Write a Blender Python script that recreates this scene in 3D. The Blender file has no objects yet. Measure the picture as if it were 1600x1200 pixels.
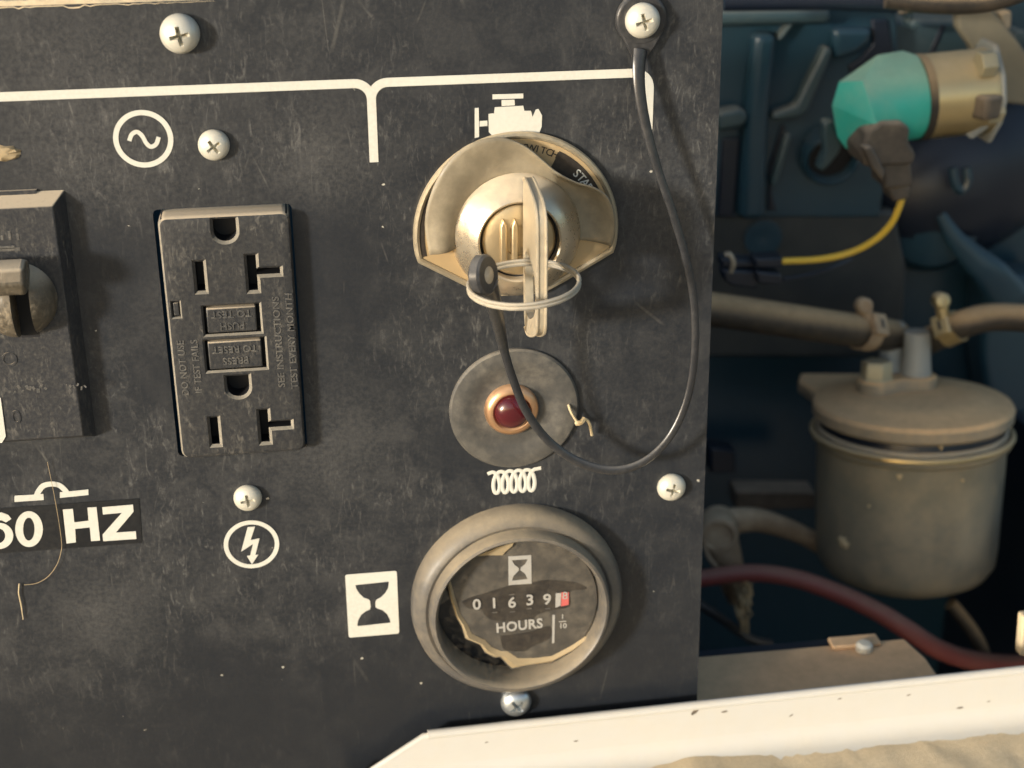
import bpy, bmesh, math, random
from mathutils import Vector, Matrix
random.seed(7)
R = math.radians
sc = bpy.context.scene
COL = sc.collection

# ------------------------------------------------------------------ camera
# panel frame, millimetres: u to the right, v up, w out of the panel towards the viewer
def W(p): return Vector((p[0], -p[2], p[1])) * 0.001
FPX = 2400.5                                   # focal length in pixels of a 1600 px wide picture
AX, AY, AZ = 0.426173, 0.141758, 0.004713
Rx = Matrix.Rotation(AX, 3, 'X'); Ry = Matrix.Rotation(AY, 3, 'Y'); Rz = Matrix.Rotation(AZ, 3, 'Z')
RC = Rz @ Rx @ Ry                              # panel frame -> camera frame
TC = Vector((-73.7126, 14.2307, -407.6726))
EYE = -(RC.transposed() @ TC)
def ray(px, py):
    return RC.transposed() @ Vector(((px-800)/FPX, -(py-600)/FPX, -1.0))
def P(px, py, w=0.0):                          # point on the plane at distance w in front of the panel
    d = ray(px, py); t = (w-EYE[2])/d[2]; return EYE + d*t
def PV(px, py, v):                             # point on the level v
    d = ray(px, py); t = (v-EYE[1])/d[1]; return EYE + d*t
cam = bpy.data.cameras.new('camera'); camo = bpy.data.objects.new('camera', cam); COL.objects.link(camo)
cam.sensor_width = 36; cam.lens = FPX/1600*36; cam.clip_start = 0.01; cam.clip_end = 3000
x_, y_, z_ = [RC.transposed() @ Vector(e) for e in ((1,0,0),(0,1,0),(0,0,1))]
def D(p): return Vector((p[0], -p[2], p[1]))
M4 = Matrix((D(x_), D(y_), D(z_))).transposed().to_4x4(); M4.translation = W(EYE)
camo.matrix_world = M4
cam.dof.use_dof = True; cam.dof.focus_distance = 0.405; cam.dof.aperture_fstop = 14.0
sc.camera = camo

# ------------------------------------------------------------------ daylight
SUNDIR = Vector((1.35, -0.27, -1.0)).normalized()      # travel of the light in the panel frame
to_sun = -D(SUNDIR)
elev = math.asin(to_sun.z); rotz = math.atan2(to_sun.x, to_sun.y)
wd = bpy.data.worlds.new('World'); sc.world = wd; wd.use_nodes = True
nt = wd.node_tree; nt.nodes.clear()
sky = nt.nodes.new('ShaderNodeTexSky'); sky.sky_type = 'NISHITA'; sky.sun_disc = False
sky.sun_elevation = elev; sky.sun_rotation = rotz; sky.dust_density = 2.6; sky.air_density = 0.9; sky.ozone_density = 1.0
bg = nt.nodes.new('ShaderNodeBackground'); bg.inputs[1].default_value = 0.15
ow = nt.nodes.new('ShaderNodeOutputWorld')
nt.links.new(sky.outputs[0], bg.inputs[0]); nt.links.new(bg.outputs[0], ow.inputs[0])
sun = bpy.data.lights.new('sun', 'SUN'); sun.energy = 2.6; sun.angle = R(6.0); sun.color = (1.0, 0.965, 0.90)
suno = bpy.data.objects.new('sun', sun); COL.objects.link(suno)
suno.rotation_euler = D(SUNDIR).to_track_quat('-Z', 'Y').to_euler()
sc.view_settings.view_transform = 'Standard'; sc.view_settings.look = 'None'
sc.view_settings.exposure = 0.86; sc.view_settings.gamma = 1.0

# ------------------------------------------------------------------ mesh helpers
def frame(axis, up=(0,1,0)):
    a = Vector(axis).normalized(); u = Vector(up)
    if abs(a.dot(u.normalized())) > .98: u = Vector((1,0,0))
    x = u.cross(a).normalized(); y = a.cross(x)
    return x, y, a
class MB:
    def __init__(s): s.v = []; s.f = []
    def add(s, vs, fs):
        b = len(s.v); s.v += [Vector(p) for p in vs]; s.f += [tuple(i+b for i in q) for q in fs]; return s
    def loft(s, rings, close=True, cap0=True, cap1=True):
        n = len(rings[0]); vs = [p for r in rings for p in r]; fs = []
        for k in range(len(rings)-1):
            for i in range(n if close else n-1):
                j = (i+1) % n
                fs.append((k*n+i, k*n+j, (k+1)*n+j, (k+1)*n+i))
        if close and cap0: fs.append(tuple(range(n))[::-1])
        if close and cap1: fs.append(tuple((len(rings)-1)*n+i for i in range(n)))
        return s.add(vs, fs)
    def prism(s, poly, w0, w1, o=(0,0,0), fr=None, poly1=None):
        x, y, z = fr or (Vector((1,0,0)), Vector((0,1,0)), Vector((0,0,1))); o = Vector(o)
        r0 = [o+x*p[0]+y*p[1]+z*w0 for p in poly]; r1 = [o+x*p[0]+y*p[1]+z*w1 for p in (poly1 or poly)]
        return s.loft([r0, r1])
    def box(s, c, sz, fr=None):
        a, b, d = sz[0]/2, sz[1]/2, sz[2]/2
        return s.prism([(-a,-b),(a,-b),(a,b),(-a,b)], -d, d, c, fr)
    def lathe(s, prof, o, axis=(0,0,1), n=48, cap0=True, cap1=True, fn=None):
        x, y, z = frame(axis); o = Vector(o); rings = []
        for r, h in prof:
            rings.append([o + (x*math.cos(t)+y*math.sin(t))*(r*(fn(t,r,h) if fn else 1)) + z*h for t in [2*math.pi*i/n for i in range(n)]])
        return s.loft(rings, True, cap0, cap1)
    def tube(s, pts, r, n=12, flat=1.0, nrm=None, close=False):
        pts = [Vector(p) for p in pts]; m = len(pts); rings = []; prev = None
        for k in range(m):
            if close: t = pts[(k+1) % m]-pts[k-1]
            else: t = pts[min(k+1, m-1)]-pts[max(k-1, 0)]
            t.normalize()
            ref = Vector(nrm) if nrm else (prev if prev is not None else Vector((0.13,0.21,1)))
            a = (ref - t*ref.dot(t)).normalized(); b = t.cross(a); prev = a
            rk = r[k] if isinstance(r, (list, tuple)) else r
            rings.append([pts[k] + a*(rk*flat*math.cos(q)) + b*(rk*math.sin(q)) for q in [2*math.pi*i/n for i in range(n)]])
        if close: rings.append(rings[0])
        return s.loft(rings, True, not close, not close)
    def mesh(s, name, o=(0,0,0), smooth=35, world=True):
        me = bpy.data.meshes.new(name); wo = W(o)
        me.from_pydata([tuple(W(p)-wo) for p in s.v], [], s.f)
        bm = bmesh.new(); bm.from_mesh(me); bmesh.ops.remove_doubles(bm, verts=bm.verts, dist=2e-6)
        bmesh.ops.recalc_face_normals(bm, faces=bm.faces); bm.to_mesh(me); bm.free()
        if smooth: me.shade_smooth(); me.set_sharp_from_angle(angle=R(smooth))
        return me
    def obj(s, name, m, parent=None, bevel=0, smooth=35, segs=2):
        o = loc_of(parent); me = s.mesh(name, o, smooth); return link(name, me, m, parent, bevel, segs)
LOC = {}
def loc_of(p):
    return LOC.get(p.name, Vector((0,0,0))) if p else Vector((0,0,0))
def link(name, me, m, parent=None, bevel=0, segs=2):
    ob = bpy.data.objects.new(name, me); COL.objects.link(ob)
    me.materials.clear(); me.materials.append(m)
    if parent: ob.parent = parent; LOC[ob.name] = loc_of(parent)
    if bevel:
        b = ob.modifiers.new('bevel', 'BEVEL'); b.width = bevel*.001; b.segments = segs; b.limit_method = 'ANGLE'; b.angle_limit = R(35)
        b.harden_normals = False
    return ob
def thing(name, label, cat, loc, group=None):
    o = bpy.data.objects.new(name, None); COL.objects.link(o); o.location = W(loc); o.empty_display_size = .01
    LOC[o.name] = Vector(loc); o['label'] = label; o['category'] = cat
    if group: o['group'] = group
    return o
def evaluated(ob):
    dg = bpy.context.evaluated_depsgraph_get(); dg.update()
    return bpy.data.meshes.new_from_object(ob.evaluated_get(dg))
def curve_mesh(cu, to3):
    ob = bpy.data.objects.new('tmp', cu); COL.objects.link(ob); me = evaluated(ob)
    bpy.data.objects.remove(ob); bpy.data.curves.remove(cu)
    for v in me.vertices: v.co = to3(v.co)
    me.materials.clear()
    return me
def flat(name, loops, w, th, m, parent, bevel=0, smooth=0):
    """filled outline(s) in the panel plane with holes, from w-th to w"""
    cu = bpy.data.curves.new(name, 'CURVE'); cu.dimensions = '2D'; cu.fill_mode = 'BOTH'; cu.extrude = th/2
    for lp in loops:
        sp = cu.splines.new('POLY'); sp.points.add(len(lp)-1); sp.use_cyclic_u = True
        for q, p in zip(sp.points, lp): q.co = (p[0], p[1], 0, 1)
    wo = W(loc_of(parent))
    me = curve_mesh(cu, lambda c: W((c.x, c.y, w-th/2+c.z))-wo)
    if smooth: me.shade_smooth(); me.set_sharp_from_angle(angle=R(smooth))
    return link(name, me, m, parent, bevel)
def text(name, body, o, size, m, parent, ang=0, align='CENTER', th=.12, bold=0, sx=1.0, fr=None, space=1.0):
    cu = bpy.data.curves.new(name, 'FONT'); cu.body = body; cu.size = size; cu.align_x = align; cu.align_y = 'CENTER'
    cu.extrude = th/2; cu.offset = bold; cu.space_character = space; cu.resolution_u = 3
    x, y, z = fr or (Vector((1,0,0)), Vector((0,1,0)), Vector((0,0,1))); o = Vector(o)
    c, s = math.cos(ang), math.sin(ang); wo = W(loc_of(parent))
    def to3(k):
        a, b = k.x*sx, k.y
        return W(o + x*(a*c-b*s) + y*(a*s+b*c) + z*(k.z+th/2)) - wo
    return link(name, curve_mesh(cu, to3), m, parent)
def cut(me, cutters):
    """boolean difference of mesh with cutter MBs (panel frame)"""
    ob = bpy.data.objects.new('tmp', me); COL.objects.link(ob); tmp = []
    for c in cutters:
        k = bpy.data.objects.new('tmpc', c.mesh('tmpc', (0,0,0), 0)); COL.objects.link(k); tmp.append(k)
        md = ob.modifiers.new('b', 'BOOLEAN'); md.operation = 'DIFFERENCE'; md.object = k; md.solver = 'EXACT'
    out = evaluated(ob)
    for k in tmp+[ob]: bpy.data.objects.remove(k)
    return out
def circ(cx, cy, r, n=48, a0=0, a1=2*math.pi, ry=None):
    k = n if abs(a1-a0-2*math.pi) < 1e-6 else n-1
    return [(cx+r*math.cos(a0+(a1-a0)*i/k), cy+(ry or r)*math.sin(a0+(a1-a0)*i/k)) for i in range(n)]
def rrect(x0, y0, x1, y1, r, n=5):
    o = []
    for cx, cy, a in ((x1-r,y1-r,0),(x0+r,y1-r,90),(x0+r,y0+r,180),(x1-r,y0+r,270)):
        o += [(cx+r*math.cos(R(a+90*i/n)), cy+r*math.sin(R(a+90*i/n))) for i in range(n+1)]
    return o
def stroke(pts, th):
    """outline polygon of a thick 2D polyline"""
    pts = [Vector((p[0], p[1])) for p in pts]; L = []; Rr = []
    for i, p in enumerate(pts):
        t = (pts[min(i+1, len(pts)-1)]-pts[max(i-1, 0)]).normalized(); n = Vector((-t.y, t.x))*th/2
        if 0 < i < len(pts)-1:
            t1 = (p-pts[i-1]).normalized(); c = max(.5, t1.dot(t)); n = n/c
        L.append(p+n); Rr.append(p-n)
    return [tuple(q) for q in L+Rr[::-1]]
def pp(pts, w=0): return [tuple(P(x, y, w)[:2]) for x, y in pts]
def smoothpts(pts, k=6):
    """Catmull-Rom through 3-D or 2-D points"""
    pts = [Vector(p) for p in pts]; q = [pts[0]*2-pts[1]]+pts+[pts[-1]*2-pts[-2]]; o = []
    for i in range(1, len(q)-2):
        for j in range(k):
            t = j/k; a, b, c, d = q[i-1], q[i], q[i+1], q[i+2]
            o.append(.5*((2*b)+(c-a)*t+(2*a-5*b+4*c-d)*t*t+(3*b-a-3*c+d)*t**3))
    return o+[pts[-1]]

# ------------------------------------------------------------------ materials
def nodes(name):
    m = bpy.data.materials.new(name); m.use_nodes = True; t = m.node_tree
    return m, t, t.nodes['Principled BSDF']
class N:
    def __init__(s, t):
        s.t = t; geo = t.nodes.new('ShaderNodeNewGeometry'); s.geo = geo
        vm = t.nodes.new('ShaderNodeVectorMath'); vm.operation = 'SCALE'; vm.inputs['Scale'].default_value = 1000
        t.links.new(geo.outputs['Position'], vm.inputs[0]); s.pos = vm.outputs[0]      # millimetres in the world
        sx = t.nodes.new('ShaderNodeSeparateXYZ'); t.links.new(geo.outputs['Normal'], sx.inputs[0]); s.nz = sx.outputs[2]
    def noise(s, scale, detail=6, rough=.6, vec=None, dist=0, off=0):
        n = s.t.nodes.new('ShaderNodeTexNoise'); n.inputs['Scale'].default_value = scale; n.inputs['Detail'].default_value = detail
        n.inputs['Roughness'].default_value = rough; n.inputs['Distortion'].default_value = dist
        v = vec or s.pos
        if off:
            a = s.t.nodes.new('ShaderNodeVectorMath'); a.operation = 'ADD'; s.t.links.new(v, a.inputs[0]); a.inputs[1].default_value = (off, off*1.3, off*.7); v = a.outputs[0]
        s.t.links.new(v, n.inputs['Vector']); return n.outputs['Fac']
    def stretch(s, rot, sc):
        mp = s.t.nodes.new('ShaderNodeMapping'); mp.inputs['Rotation'].default_value = rot; mp.inputs['Scale'].default_value = sc
        s.t.links.new(s.pos, mp.inputs[0]); return mp.outputs[0]
    def ramp(s, v, a, b, c=0.0, d=1.0):
        r = s.t.nodes.new('ShaderNodeMapRange'); r.interpolation_type = 'SMOOTHSTEP'
        for i, k in zip((1,2,3,4), (a,b,c,d)): r.inputs[i].default_value = k
        s.put(v, r.inputs[0]); return r.outputs[0]
    def put(s, v, sock):
        if isinstance(v, (int, float)): sock.default_value = v
        else: s.t.links.new(v, sock)
    def op(s, o, a, b=0.0, clamp=False):
        n = s.t.nodes.new('ShaderNodeMath'); n.operation = o; n.use_clamp = clamp; s.put(a, n.inputs[0]); s.put(b, n.inputs[1]); return n.outputs[0]
    def mix(s, f, a, b):
        n = s.t.nodes.new('ShaderNodeMix'); n.data_type = 'RGBA'; s.put(f, n.inputs[0])
        for k, sock in ((a, n.inputs[6]), (b, n.inputs[7])):
            if isinstance(k, tuple): sock.default_value = (*k[:3], 1)
            else: s.t.links.new(k, sock)
        return n.outputs[2]
    def voro(s, scale, feature='F1', vec=None, rnd=1.0):
        n = s.t.nodes.new('ShaderNodeTexVoronoi'); n.feature = feature; n.inputs['Scale'].default_value = scale; n.inputs['Randomness'].default_value = rnd
        s.t.links.new(vec or s.pos, n.inputs['Vector']); return n
    def bump(s, h, strength, dist, bsdf):
        b = s.t.nodes.new('ShaderNodeBump'); b.inputs['Strength'].default_value = strength; b.inputs['Distance'].default_value = dist*.001
        s.t.links.new(h, b.inputs['Height']); s.t.links.new(b.outputs[0], bsdf.inputs['Normal'])
    def dist(s, c):
        n = s.t.nodes.new('ShaderNodeVectorMath'); n.operation = 'DISTANCE'; s.t.links.new(s.pos, n.inputs[0]); n.inputs[1].default_value = (c[0], -c[2], c[1]); return n.outputs['Value']
DUST = (.40, .325, .215)
def dusty(name, base, rough=.5, metal=0.0, dust=.25, up=.0, dcol=DUST, grain=.5, big=.05, bump=.25, var=.15, upmin=.25, spec=.5):
    m, t, b = nodes(name); n = N(t)
    g = n.noise(grain, 7, .68); l = n.noise(big, 4, .55, off=31)
    f = n.op('MULTIPLY', n.ramp(g, .24, .80, .12, .85), n.ramp(l, .30, .66, .45, 1.25))
    f = n.op('MULTIPLY', f, dust)
    if up:
        u = n.op('MULTIPLY', n.ramp(n.nz, upmin, .85), n.ramp(n.noise(grain*.5, 5, .6, off=77), .18, .50, .72, 1.0))
        f = n.op('ADD', f, n.op('MULTIPLY', u, up))
    f = n.op('MINIMUM', f, 1.0)
    c0 = n.mix(n.op('MULTIPLY', n.noise(big*3, 5, .6, off=13), var*2), tuple(base), tuple(x*.45 for x in base))
    dd = n.mix(n.noise(grain*1.4, 5, .7, off=5), tuple(x*.72 for x in dcol), tuple(min(1, x*1.2) for x in dcol))
    t.links.new(n.mix(f, c0, dd), b.inputs['Base Color'])
    t.links.new(n.ramp(f, 0, .8, rough, .92), b.inputs['Roughness'])
    if metal: t.links.new(n.ramp(f, 0, .7, metal, 0), b.inputs['Metallic'])
    b.inputs['Specular IOR Level'].default_value = spec
    if bump: n.bump(n.noise(grain*2, 6, .65, off=3), bump, .25, b)
    return m
def panel_material():
    m, t, b = nodes('black_panel_paint'); n = N(t)
    fine = n.noise(.75, 8, .70, off=2); mid = n.noise(.11, 6, .6, off=41, dist=.6); big = n.noise(.017, 4, .5, off=9); pore = n.noise(2.4, 4, .6, off=23)
    # short smeared wisps of dust in several directions
    wis = None
    for k, (a, sc_, lo_) in enumerate(((38, .45, .56), (-58, .5, .57), (8, .38, .58), (82, .6, .57))):
        w_ = n.ramp(n.noise(sc_, 4, .6, vec=n.stretch((0, R(a), 0), (1, 1, .30)), off=17+40*k, dist=1.2), lo_, lo_+.20)
        wis = w_ if wis is None else n.op('MAXIMUM', wis, w_)
    f = n.op('ADD', n.ramp(fine, .34, .74, .010, .060), n.op('MULTIPLY', n.ramp(mid, .36, .70), .045))
    f = n.op('ADD', f, n.op('MULTIPLY', n.op('MULTIPLY', wis, n.op('MULTIPLY', n.ramp(pore, .3, .6, .4, 1), n.ramp(n.noise(.03, 4, .6, off=66), .38, .62, .08, 1))), .19))
    # wiped clean: large soft areas and rubbed spots; mid band and lower edge paint shade
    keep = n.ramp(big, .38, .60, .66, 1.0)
    for c, r in (((-27, 22, 0), 15), ((28, 15, 0), 24), ((-21, -14, 0), 9), ((104, 16, 0), 24), ((112, -60, 0), 26), ((60, -40, 0), 16), ((115, -95, 0), 30), ((44, -118, 0), 34), ((-9, -118, 0), 30), ((-20, -100, 0), 10)):  # the upper mid spots darken the paint as a soft shadow band
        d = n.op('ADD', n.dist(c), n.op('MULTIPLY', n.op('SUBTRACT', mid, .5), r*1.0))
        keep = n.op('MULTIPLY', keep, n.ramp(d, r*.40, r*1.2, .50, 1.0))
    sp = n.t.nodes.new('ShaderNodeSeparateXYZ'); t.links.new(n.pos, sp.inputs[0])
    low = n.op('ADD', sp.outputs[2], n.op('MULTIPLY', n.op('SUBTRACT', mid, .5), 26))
    keep = n.op('MULTIPLY', keep, n.ramp(low, -128, -88, .28, 1.0))  # lower edge darkened in the colour for a dark reflection
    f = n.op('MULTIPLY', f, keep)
    for c, r in (((-55, -20, 0), 16), ((-8, 8, 0), 24), ((-30, 60, 0), 44), ((26, 46, 0), 22), ((22, -34, 0), 24), ((-44, -84, 0), 18), ((118, 30, 0), 26)):
        d = n.op('ADD', n.dist(c), n.op('MULTIPLY', n.op('SUBTRACT', mid, .5), r*1.2))
        f = n.op('ADD', f, n.op('MULTIPLY', n.ramp(d, 0, r, .05, 0), n.ramp(fine, .35, .6, .4, 1)))
    # specks and scratches
    vo = n.voro(.17); rr = n.t.nodes.new('ShaderNodeSeparateColor'); t.links.new(vo.outputs['Color'], rr.inputs[0])
    spk = n.op('MULTIPLY', n.ramp(n.op('ADD', vo.outputs['Distance'], n.op('MULTIPLY', n.op('SUBTRACT', fine, .5), .42)), .02, .07, 1, 0), n.op('GREATER_THAN', rr.outputs[0], .86))
    scr = n.voro(.075, 'DISTANCE_TO_EDGE', vec=n.stretch((0, R(62), 0), (1, 1, .22)))
    line = n.op('MULTIPLY', n.ramp(scr.outputs['Distance'], .003, .012, 1, 0), n.ramp(n.noise(.07, 4, .6, off=91), .54, .68))
    f2 = n.op('MAXIMUM', n.op('MULTIPLY', spk, .7), n.op('MULTIPLY', line, .05))
    col = n.mix(f, (.0100, .0126, .0172), (.38, .362, .322)); col = n.mix(f2, col, (.62, .58, .48))
    t.links.new(col, b.inputs['Base Color'])
    t.links.new(n.ramp(f, .02, .25, .40, .80), b.inputs['Roughness'])
    n.bump(n.op('ADD', n.op('ADD', fine, n.op('MULTIPLY', wis, .5)), n.op('MULTIPLY', spk, .6)), .12, .12, b)
    return m
def scuffed(name, base, k=.1, up=.9, rough=.38, dcol=(.44,.40,.32), udc=(.47,.39,.28)):
    m, t, b = nodes(name); n = N(t); fine = n.noise(.9, 7, .7, off=3); mid = n.noise(.16, 5, .6, off=29, dist=.8); wis = None
    for q, a in enumerate((30, -50, 85)):
        w_ = n.ramp(n.noise(.55, 4, .6, vec=n.stretch((0, R(a), 0), (1, 1, .35)), off=11+37*q, dist=1.3), .54, .76)
        wis = w_ if wis is None else n.op('MAXIMUM', wis, w_)
    f = n.op('ADD', n.ramp(fine, .34, .72, k*.15, k*.8), n.op('MULTIPLY', n.op('MULTIPLY', wis, n.ramp(mid, .35, .62)), k*1.9))
    u = n.op('MULTIPLY', n.op('MULTIPLY', n.ramp(n.nz, .25, .85), n.ramp(fine, .15, .5, .75, 1)), up)
    c = n.mix(f, tuple(base), dcol); c = n.mix(u, c, udc); t.links.new(c, b.inputs['Base Color'])
    t.links.new(n.ramp(n.op('ADD', f, u), .02, .3, rough, .85), b.inputs['Roughness']); n.bump(n.op('ADD', fine, wis), .2, .12, b)
    return m
def plain(name, base, rough=.5, metal=0, **k):
    m, t, b = nodes(name); b.inputs['Base Color'].default_value = (*base, 1); b.inputs['Roughness'].default_value = rough; b.inputs['Metallic'].default_value = metal
    for q, v in k.items(): b.inputs[q].default_value = v
    return m
MAT = dict(
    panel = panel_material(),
    printd = dusty('dim_dial_print', (.40,.39,.36), .6, dust=.45, dcol=(.26,.23,.18), grain=.9, bump=.1),
    printw = dusty('white_print', (.60,.59,.52), .55, dust=.26, dcol=(.30,.275,.22), grain=.9, var=.04, bump=.1),
    gfci = scuffed('outlet_plastic', (.0155,.0175,.0215), .085, .95),
    gfcitxt = dusty('worn_raised_letters', (.035,.036,.037), .5, dust=.35, up=.45, dcol=(.36,.335,.28), grain=1.2),
    sticker = dusty('glossy_sticker', (.009,.010,.012), .30, dust=.05, dcol=(.4,.38,.33), grain=.8, bump=.05),
    strapm = dusty('olive_strap', (.20,.175,.12), .6, dust=.4, up=.5, dcol=(.34,.29,.19), grain=.12, big=.03),
    edge = dusty('dusty_lit_edge', (.17,.155,.125), .8, dust=.6, dcol=(.38,.345,.275), grain=.9),
    brk = scuffed('breaker_plastic', (.019,.0215,.027), .10, 1.0, .32),
    knob = scuffed('worn_knob_plastic', (.05,.042,.03), .22, 1.0, .28, (.46,.38,.26)),
    zinc = dusty('zinc_screw', (.66,.635,.54), .38, metal=.35, dust=.30, up=.25, dcol=(.55,.50,.38), grain=.8, bump=.12),
    zincb = dusty('clean_zinc_screw', (.60,.64,.66), .30, metal=.85, dust=.15, dcol=(.5,.48,.42), grain=.8, bump=.1),
    rubber = dusty('tether_rubber', (.022,.023,.026), .28, dust=.09, up=.2, dcol=(.42,.40,.36), grain=.7, bump=.12),
    plate = dusty('dusty_bezel_metal', (.36,.31,.22), .34, metal=.55, dust=.45, up=.6, dcol=(.46,.37,.235), grain=.5),
    label = dusty('tan_label', (.50,.36,.19), .42, metal=.35, dust=.35, dcol=(.55,.42,.24), grain=.5, bump=.1),
    ink = dusty('black_ink', (.018,.014,.012), .4, dust=.10, grain=.8, bump=.05),
    film = dusty('dust_caked_film', (.17,.145,.10), .34, dust=.62, up=.2, dcol=(.44,.37,.25), grain=.13, big=.07, bump=.35),
    barrel = dusty('lock_barrel_metal', (.66,.57,.43), .26, metal=.85, dust=.30, up=.35, dcol=(.52,.43,.29), grain=.5, bump=.15),
    lock = dusty('lock_face_brass', (.58,.46,.28), .34, metal=.85, dust=.25, dcol=(.48,.38,.24), grain=.6, bump=.2),
    key = dusty('dusty_key_metal', (.52,.45,.33), .40, metal=.55, dust=.55, up=.3, dcol=(.56,.46,.31), grain=.6, bump=.3),
    steel = dusty('ring_steel', (.58,.54,.45), .34, metal=.75, dust=.6, up=.4, dcol=(.34,.28,.19), grain=.7, bump=.1),
    flange = dusty('lamp_flange_rubber', (.050,.050,.048), .45, dust=.30, up=.3, dcol=(.36,.32,.25), grain=.4, big=.08),
    copper = dusty('copper_ring', (.72,.42,.23), .28, metal=.85, dust=.20, up=.2, dcol=(.55,.40,.25), grain=.6, bump=.1),
    bezel = dusty('grey_bezel', (.066,.066,.067), .36, dust=.32, up=.44, dcol=(.40,.325,.21), grain=.22, big=.03, upmin=.1),
    dial = dusty('dusty_dial', (.036,.034,.031), .6, dust=.38, dcol=(.24,.205,.15), grain=.35, big=.12),
    wiped = dusty('wiped_dial', (.012,.011,.012), .45, dust=.10, grain=.4),
    torn = dusty('torn_dust_edge', (.34,.26,.145), .75, dust=.5, dcol=(.43,.34,.205), grain=.4),
    black = plain('gap_black', (.006,.006,.008), .6),
    redw = dusty('red_wheel', (.55,.09,.09), .45, dust=.2, grain=.7),
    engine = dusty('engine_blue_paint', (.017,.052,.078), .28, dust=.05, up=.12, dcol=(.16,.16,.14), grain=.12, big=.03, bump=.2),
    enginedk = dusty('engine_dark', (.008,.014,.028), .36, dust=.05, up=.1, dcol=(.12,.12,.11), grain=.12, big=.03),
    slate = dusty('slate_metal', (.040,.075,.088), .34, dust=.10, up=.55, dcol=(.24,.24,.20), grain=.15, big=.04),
    hose = dusty('dusty_hose_rubber', (.018,.017,.016), .55, dust=.15, up=.95, dcol=(.42,.30,.17), grain=.22, big=.05, upmin=-.02),
    redhose = dusty('red_hose_rubber', (.26,.060,.055), .45, dust=.18, up=.35, dcol=(.34,.25,.17), grain=.2, big=.05),
    filt = dusty('filter_paint', (.19,.188,.15), .28, dust=.55, up=.8, dcol=(.42,.335,.21), grain=.10, big=.03, upmin=.3, var=.3),
    filthead = dusty('filter_head_cast', (.25,.23,.18), .5, dust=.4, up=.95, dcol=(.70,.48,.26), grain=.18, big=.05, upmin=.15),
    cap = dusty('grey_cap', (.33,.36,.36), .42, dust=.18, up=.6, dcol=(.36,.31,.22), grain=.2),
    brassb = dusty('pale_bolt', (.48,.44,.30), .4, metal=.3, dust=.4, up=.4, dcol=(.48,.41,.27), grain=.3),
    teal = dusty('teal_plastic', (.025,.52,.41), .30, dust=.22, up=.55, dcol=(.50,.56,.40), grain=.12, big=.05, bump=.08, upmin=.15),
    gold = dusty('gold_zinc', (.62,.50,.27), .30, metal=.9, dust=.25, up=.55, dcol=(.44,.36,.24), grain=.15, bump=.1),
    fitting = dusty('dusty_fitting', (.25,.17,.10), .5, dust=.6, up=.5, dcol=(.60,.47,.31), grain=.16),
    conn = dusty('dusty_connector', (.055,.047,.040), .5, dust=.4, up=.6, dcol=(.38,.30,.21), grain=.18),
    yellow = dusty('yellow_wire', (.95,.62,.05), .4, dust=.25, grain=.3, bump=.05),
    white = dusty('white_paint', (.51,.505,.475), .38, dust=.25, up=.15, dcol=(.55,.47,.33), grain=.14, big=.03, var=.04, bump=.08),
    dirt = dusty('sandy_dirt', (.58,.46,.29), .95, dust=.7, dcol=(.78,.63,.41), grain=.8, big=.08, bump=.7),
    rail = dusty('brown_dusty_rail', (.42,.27,.15), .7, dust=.6, up=.7, dcol=(.68,.44,.24), grain=.12, big=.02),
    straw = dusty('dry_straw', (.58,.46,.27), .8, dust=.3, dcol=(.62,.52,.34), grain=.8),
    ground = dusty('sandy_ground', (.36,.30,.22), .95, dust=.5, dcol=(.44,.37,.27), grain=.004, big=.0005),
)
gm, gt, gb = nodes('dusty_glass'); n_g = N(gt); gb.inputs['Base Color'].default_value = (.36,.31,.235,1); gb.inputs['Roughness'].default_value = .6
gt.links.new(n_g.op('ADD', n_g.ramp(n_g.noise(.5, 6, .65, off=4), .40, .78, .0, .06), n_g.ramp(n_g.noise(.12, 4, .6, off=8), .5, .75, .0, .08)), gb.inputs['Alpha'])
MAT['glass'] = gm
lm, lt, lb = nodes('red_lens'); lb.inputs['Base Color'].default_value = (.085,.008,.012,1); lb.inputs['Roughness'].default_value = .16
lb.inputs['Transmission Weight'].default_value = .25; lb.inputs['Coat Weight'].default_value = .5; lb.inputs['Coat Roughness'].default_value = .25
MAT['lens'] = lm

# ------------------------------------------------------------------ ground out of view (bounces the daylight)
g = MB(); g.add([(-4e5,-900,-3e5),(4e5,-900,-3e5),(4e5,-900,4e5),(-4e5,-900,4e5)], [(0,1,2,3)])
go = g.obj('ground', MAT['ground']); go['kind'] = 'structure'

# ------------------------------------------------------------------ control panel
panel = thing('control_panel', 'dusty black painted sheet metal control panel with white printed symbols and outlets', 'control panel', (0,-60,0))
hole_g = rrect(-17.9, -36.1, 17.2, 34.3, 1.2, 2)
flat('panel_sheet', [[(-420,-152),(132.6,-152),(130.9,-50),(130.2,0),(129.4,60),(129.0,86.4),(-420,86.4)], hole_g], 0, 1.5, MAT['panel'], panel, bevel=.25)  # drawn out past the view at left to shade the bay
# the folded top edge, buried in pale dust
lip = MB(); rnd = random.Random(3)
top = []; n_ = 120
lip.prism([(-150,-9),(129,-9),(129,-1.6),(-150,-1.6)], 85.2, 86.3, (0,0,0), (Vector((1,0,0)), Vector((0,0,1)), Vector((0,1,0))))
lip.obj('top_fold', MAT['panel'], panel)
dd = MB(); r0 = []; r1 = []; r2 = []
for i in range(n_):
    u = -150+i*152/(n_-1); k = max(0, min(1, (8-u)/40))
    r0.append(Vector((u, 86.35+1.6*k, -8))); r1.append(Vector((u, 86.35+(.9+.3*rnd.random())*k, -1.2))); r2.append(Vector((u, 86.2-(.1+.7*rnd.random()**3)*k, .2)))
dd.loft([r0, r1, r2], False); dd.obj('dust_ridge', MAT['dirt'], panel)

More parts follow.
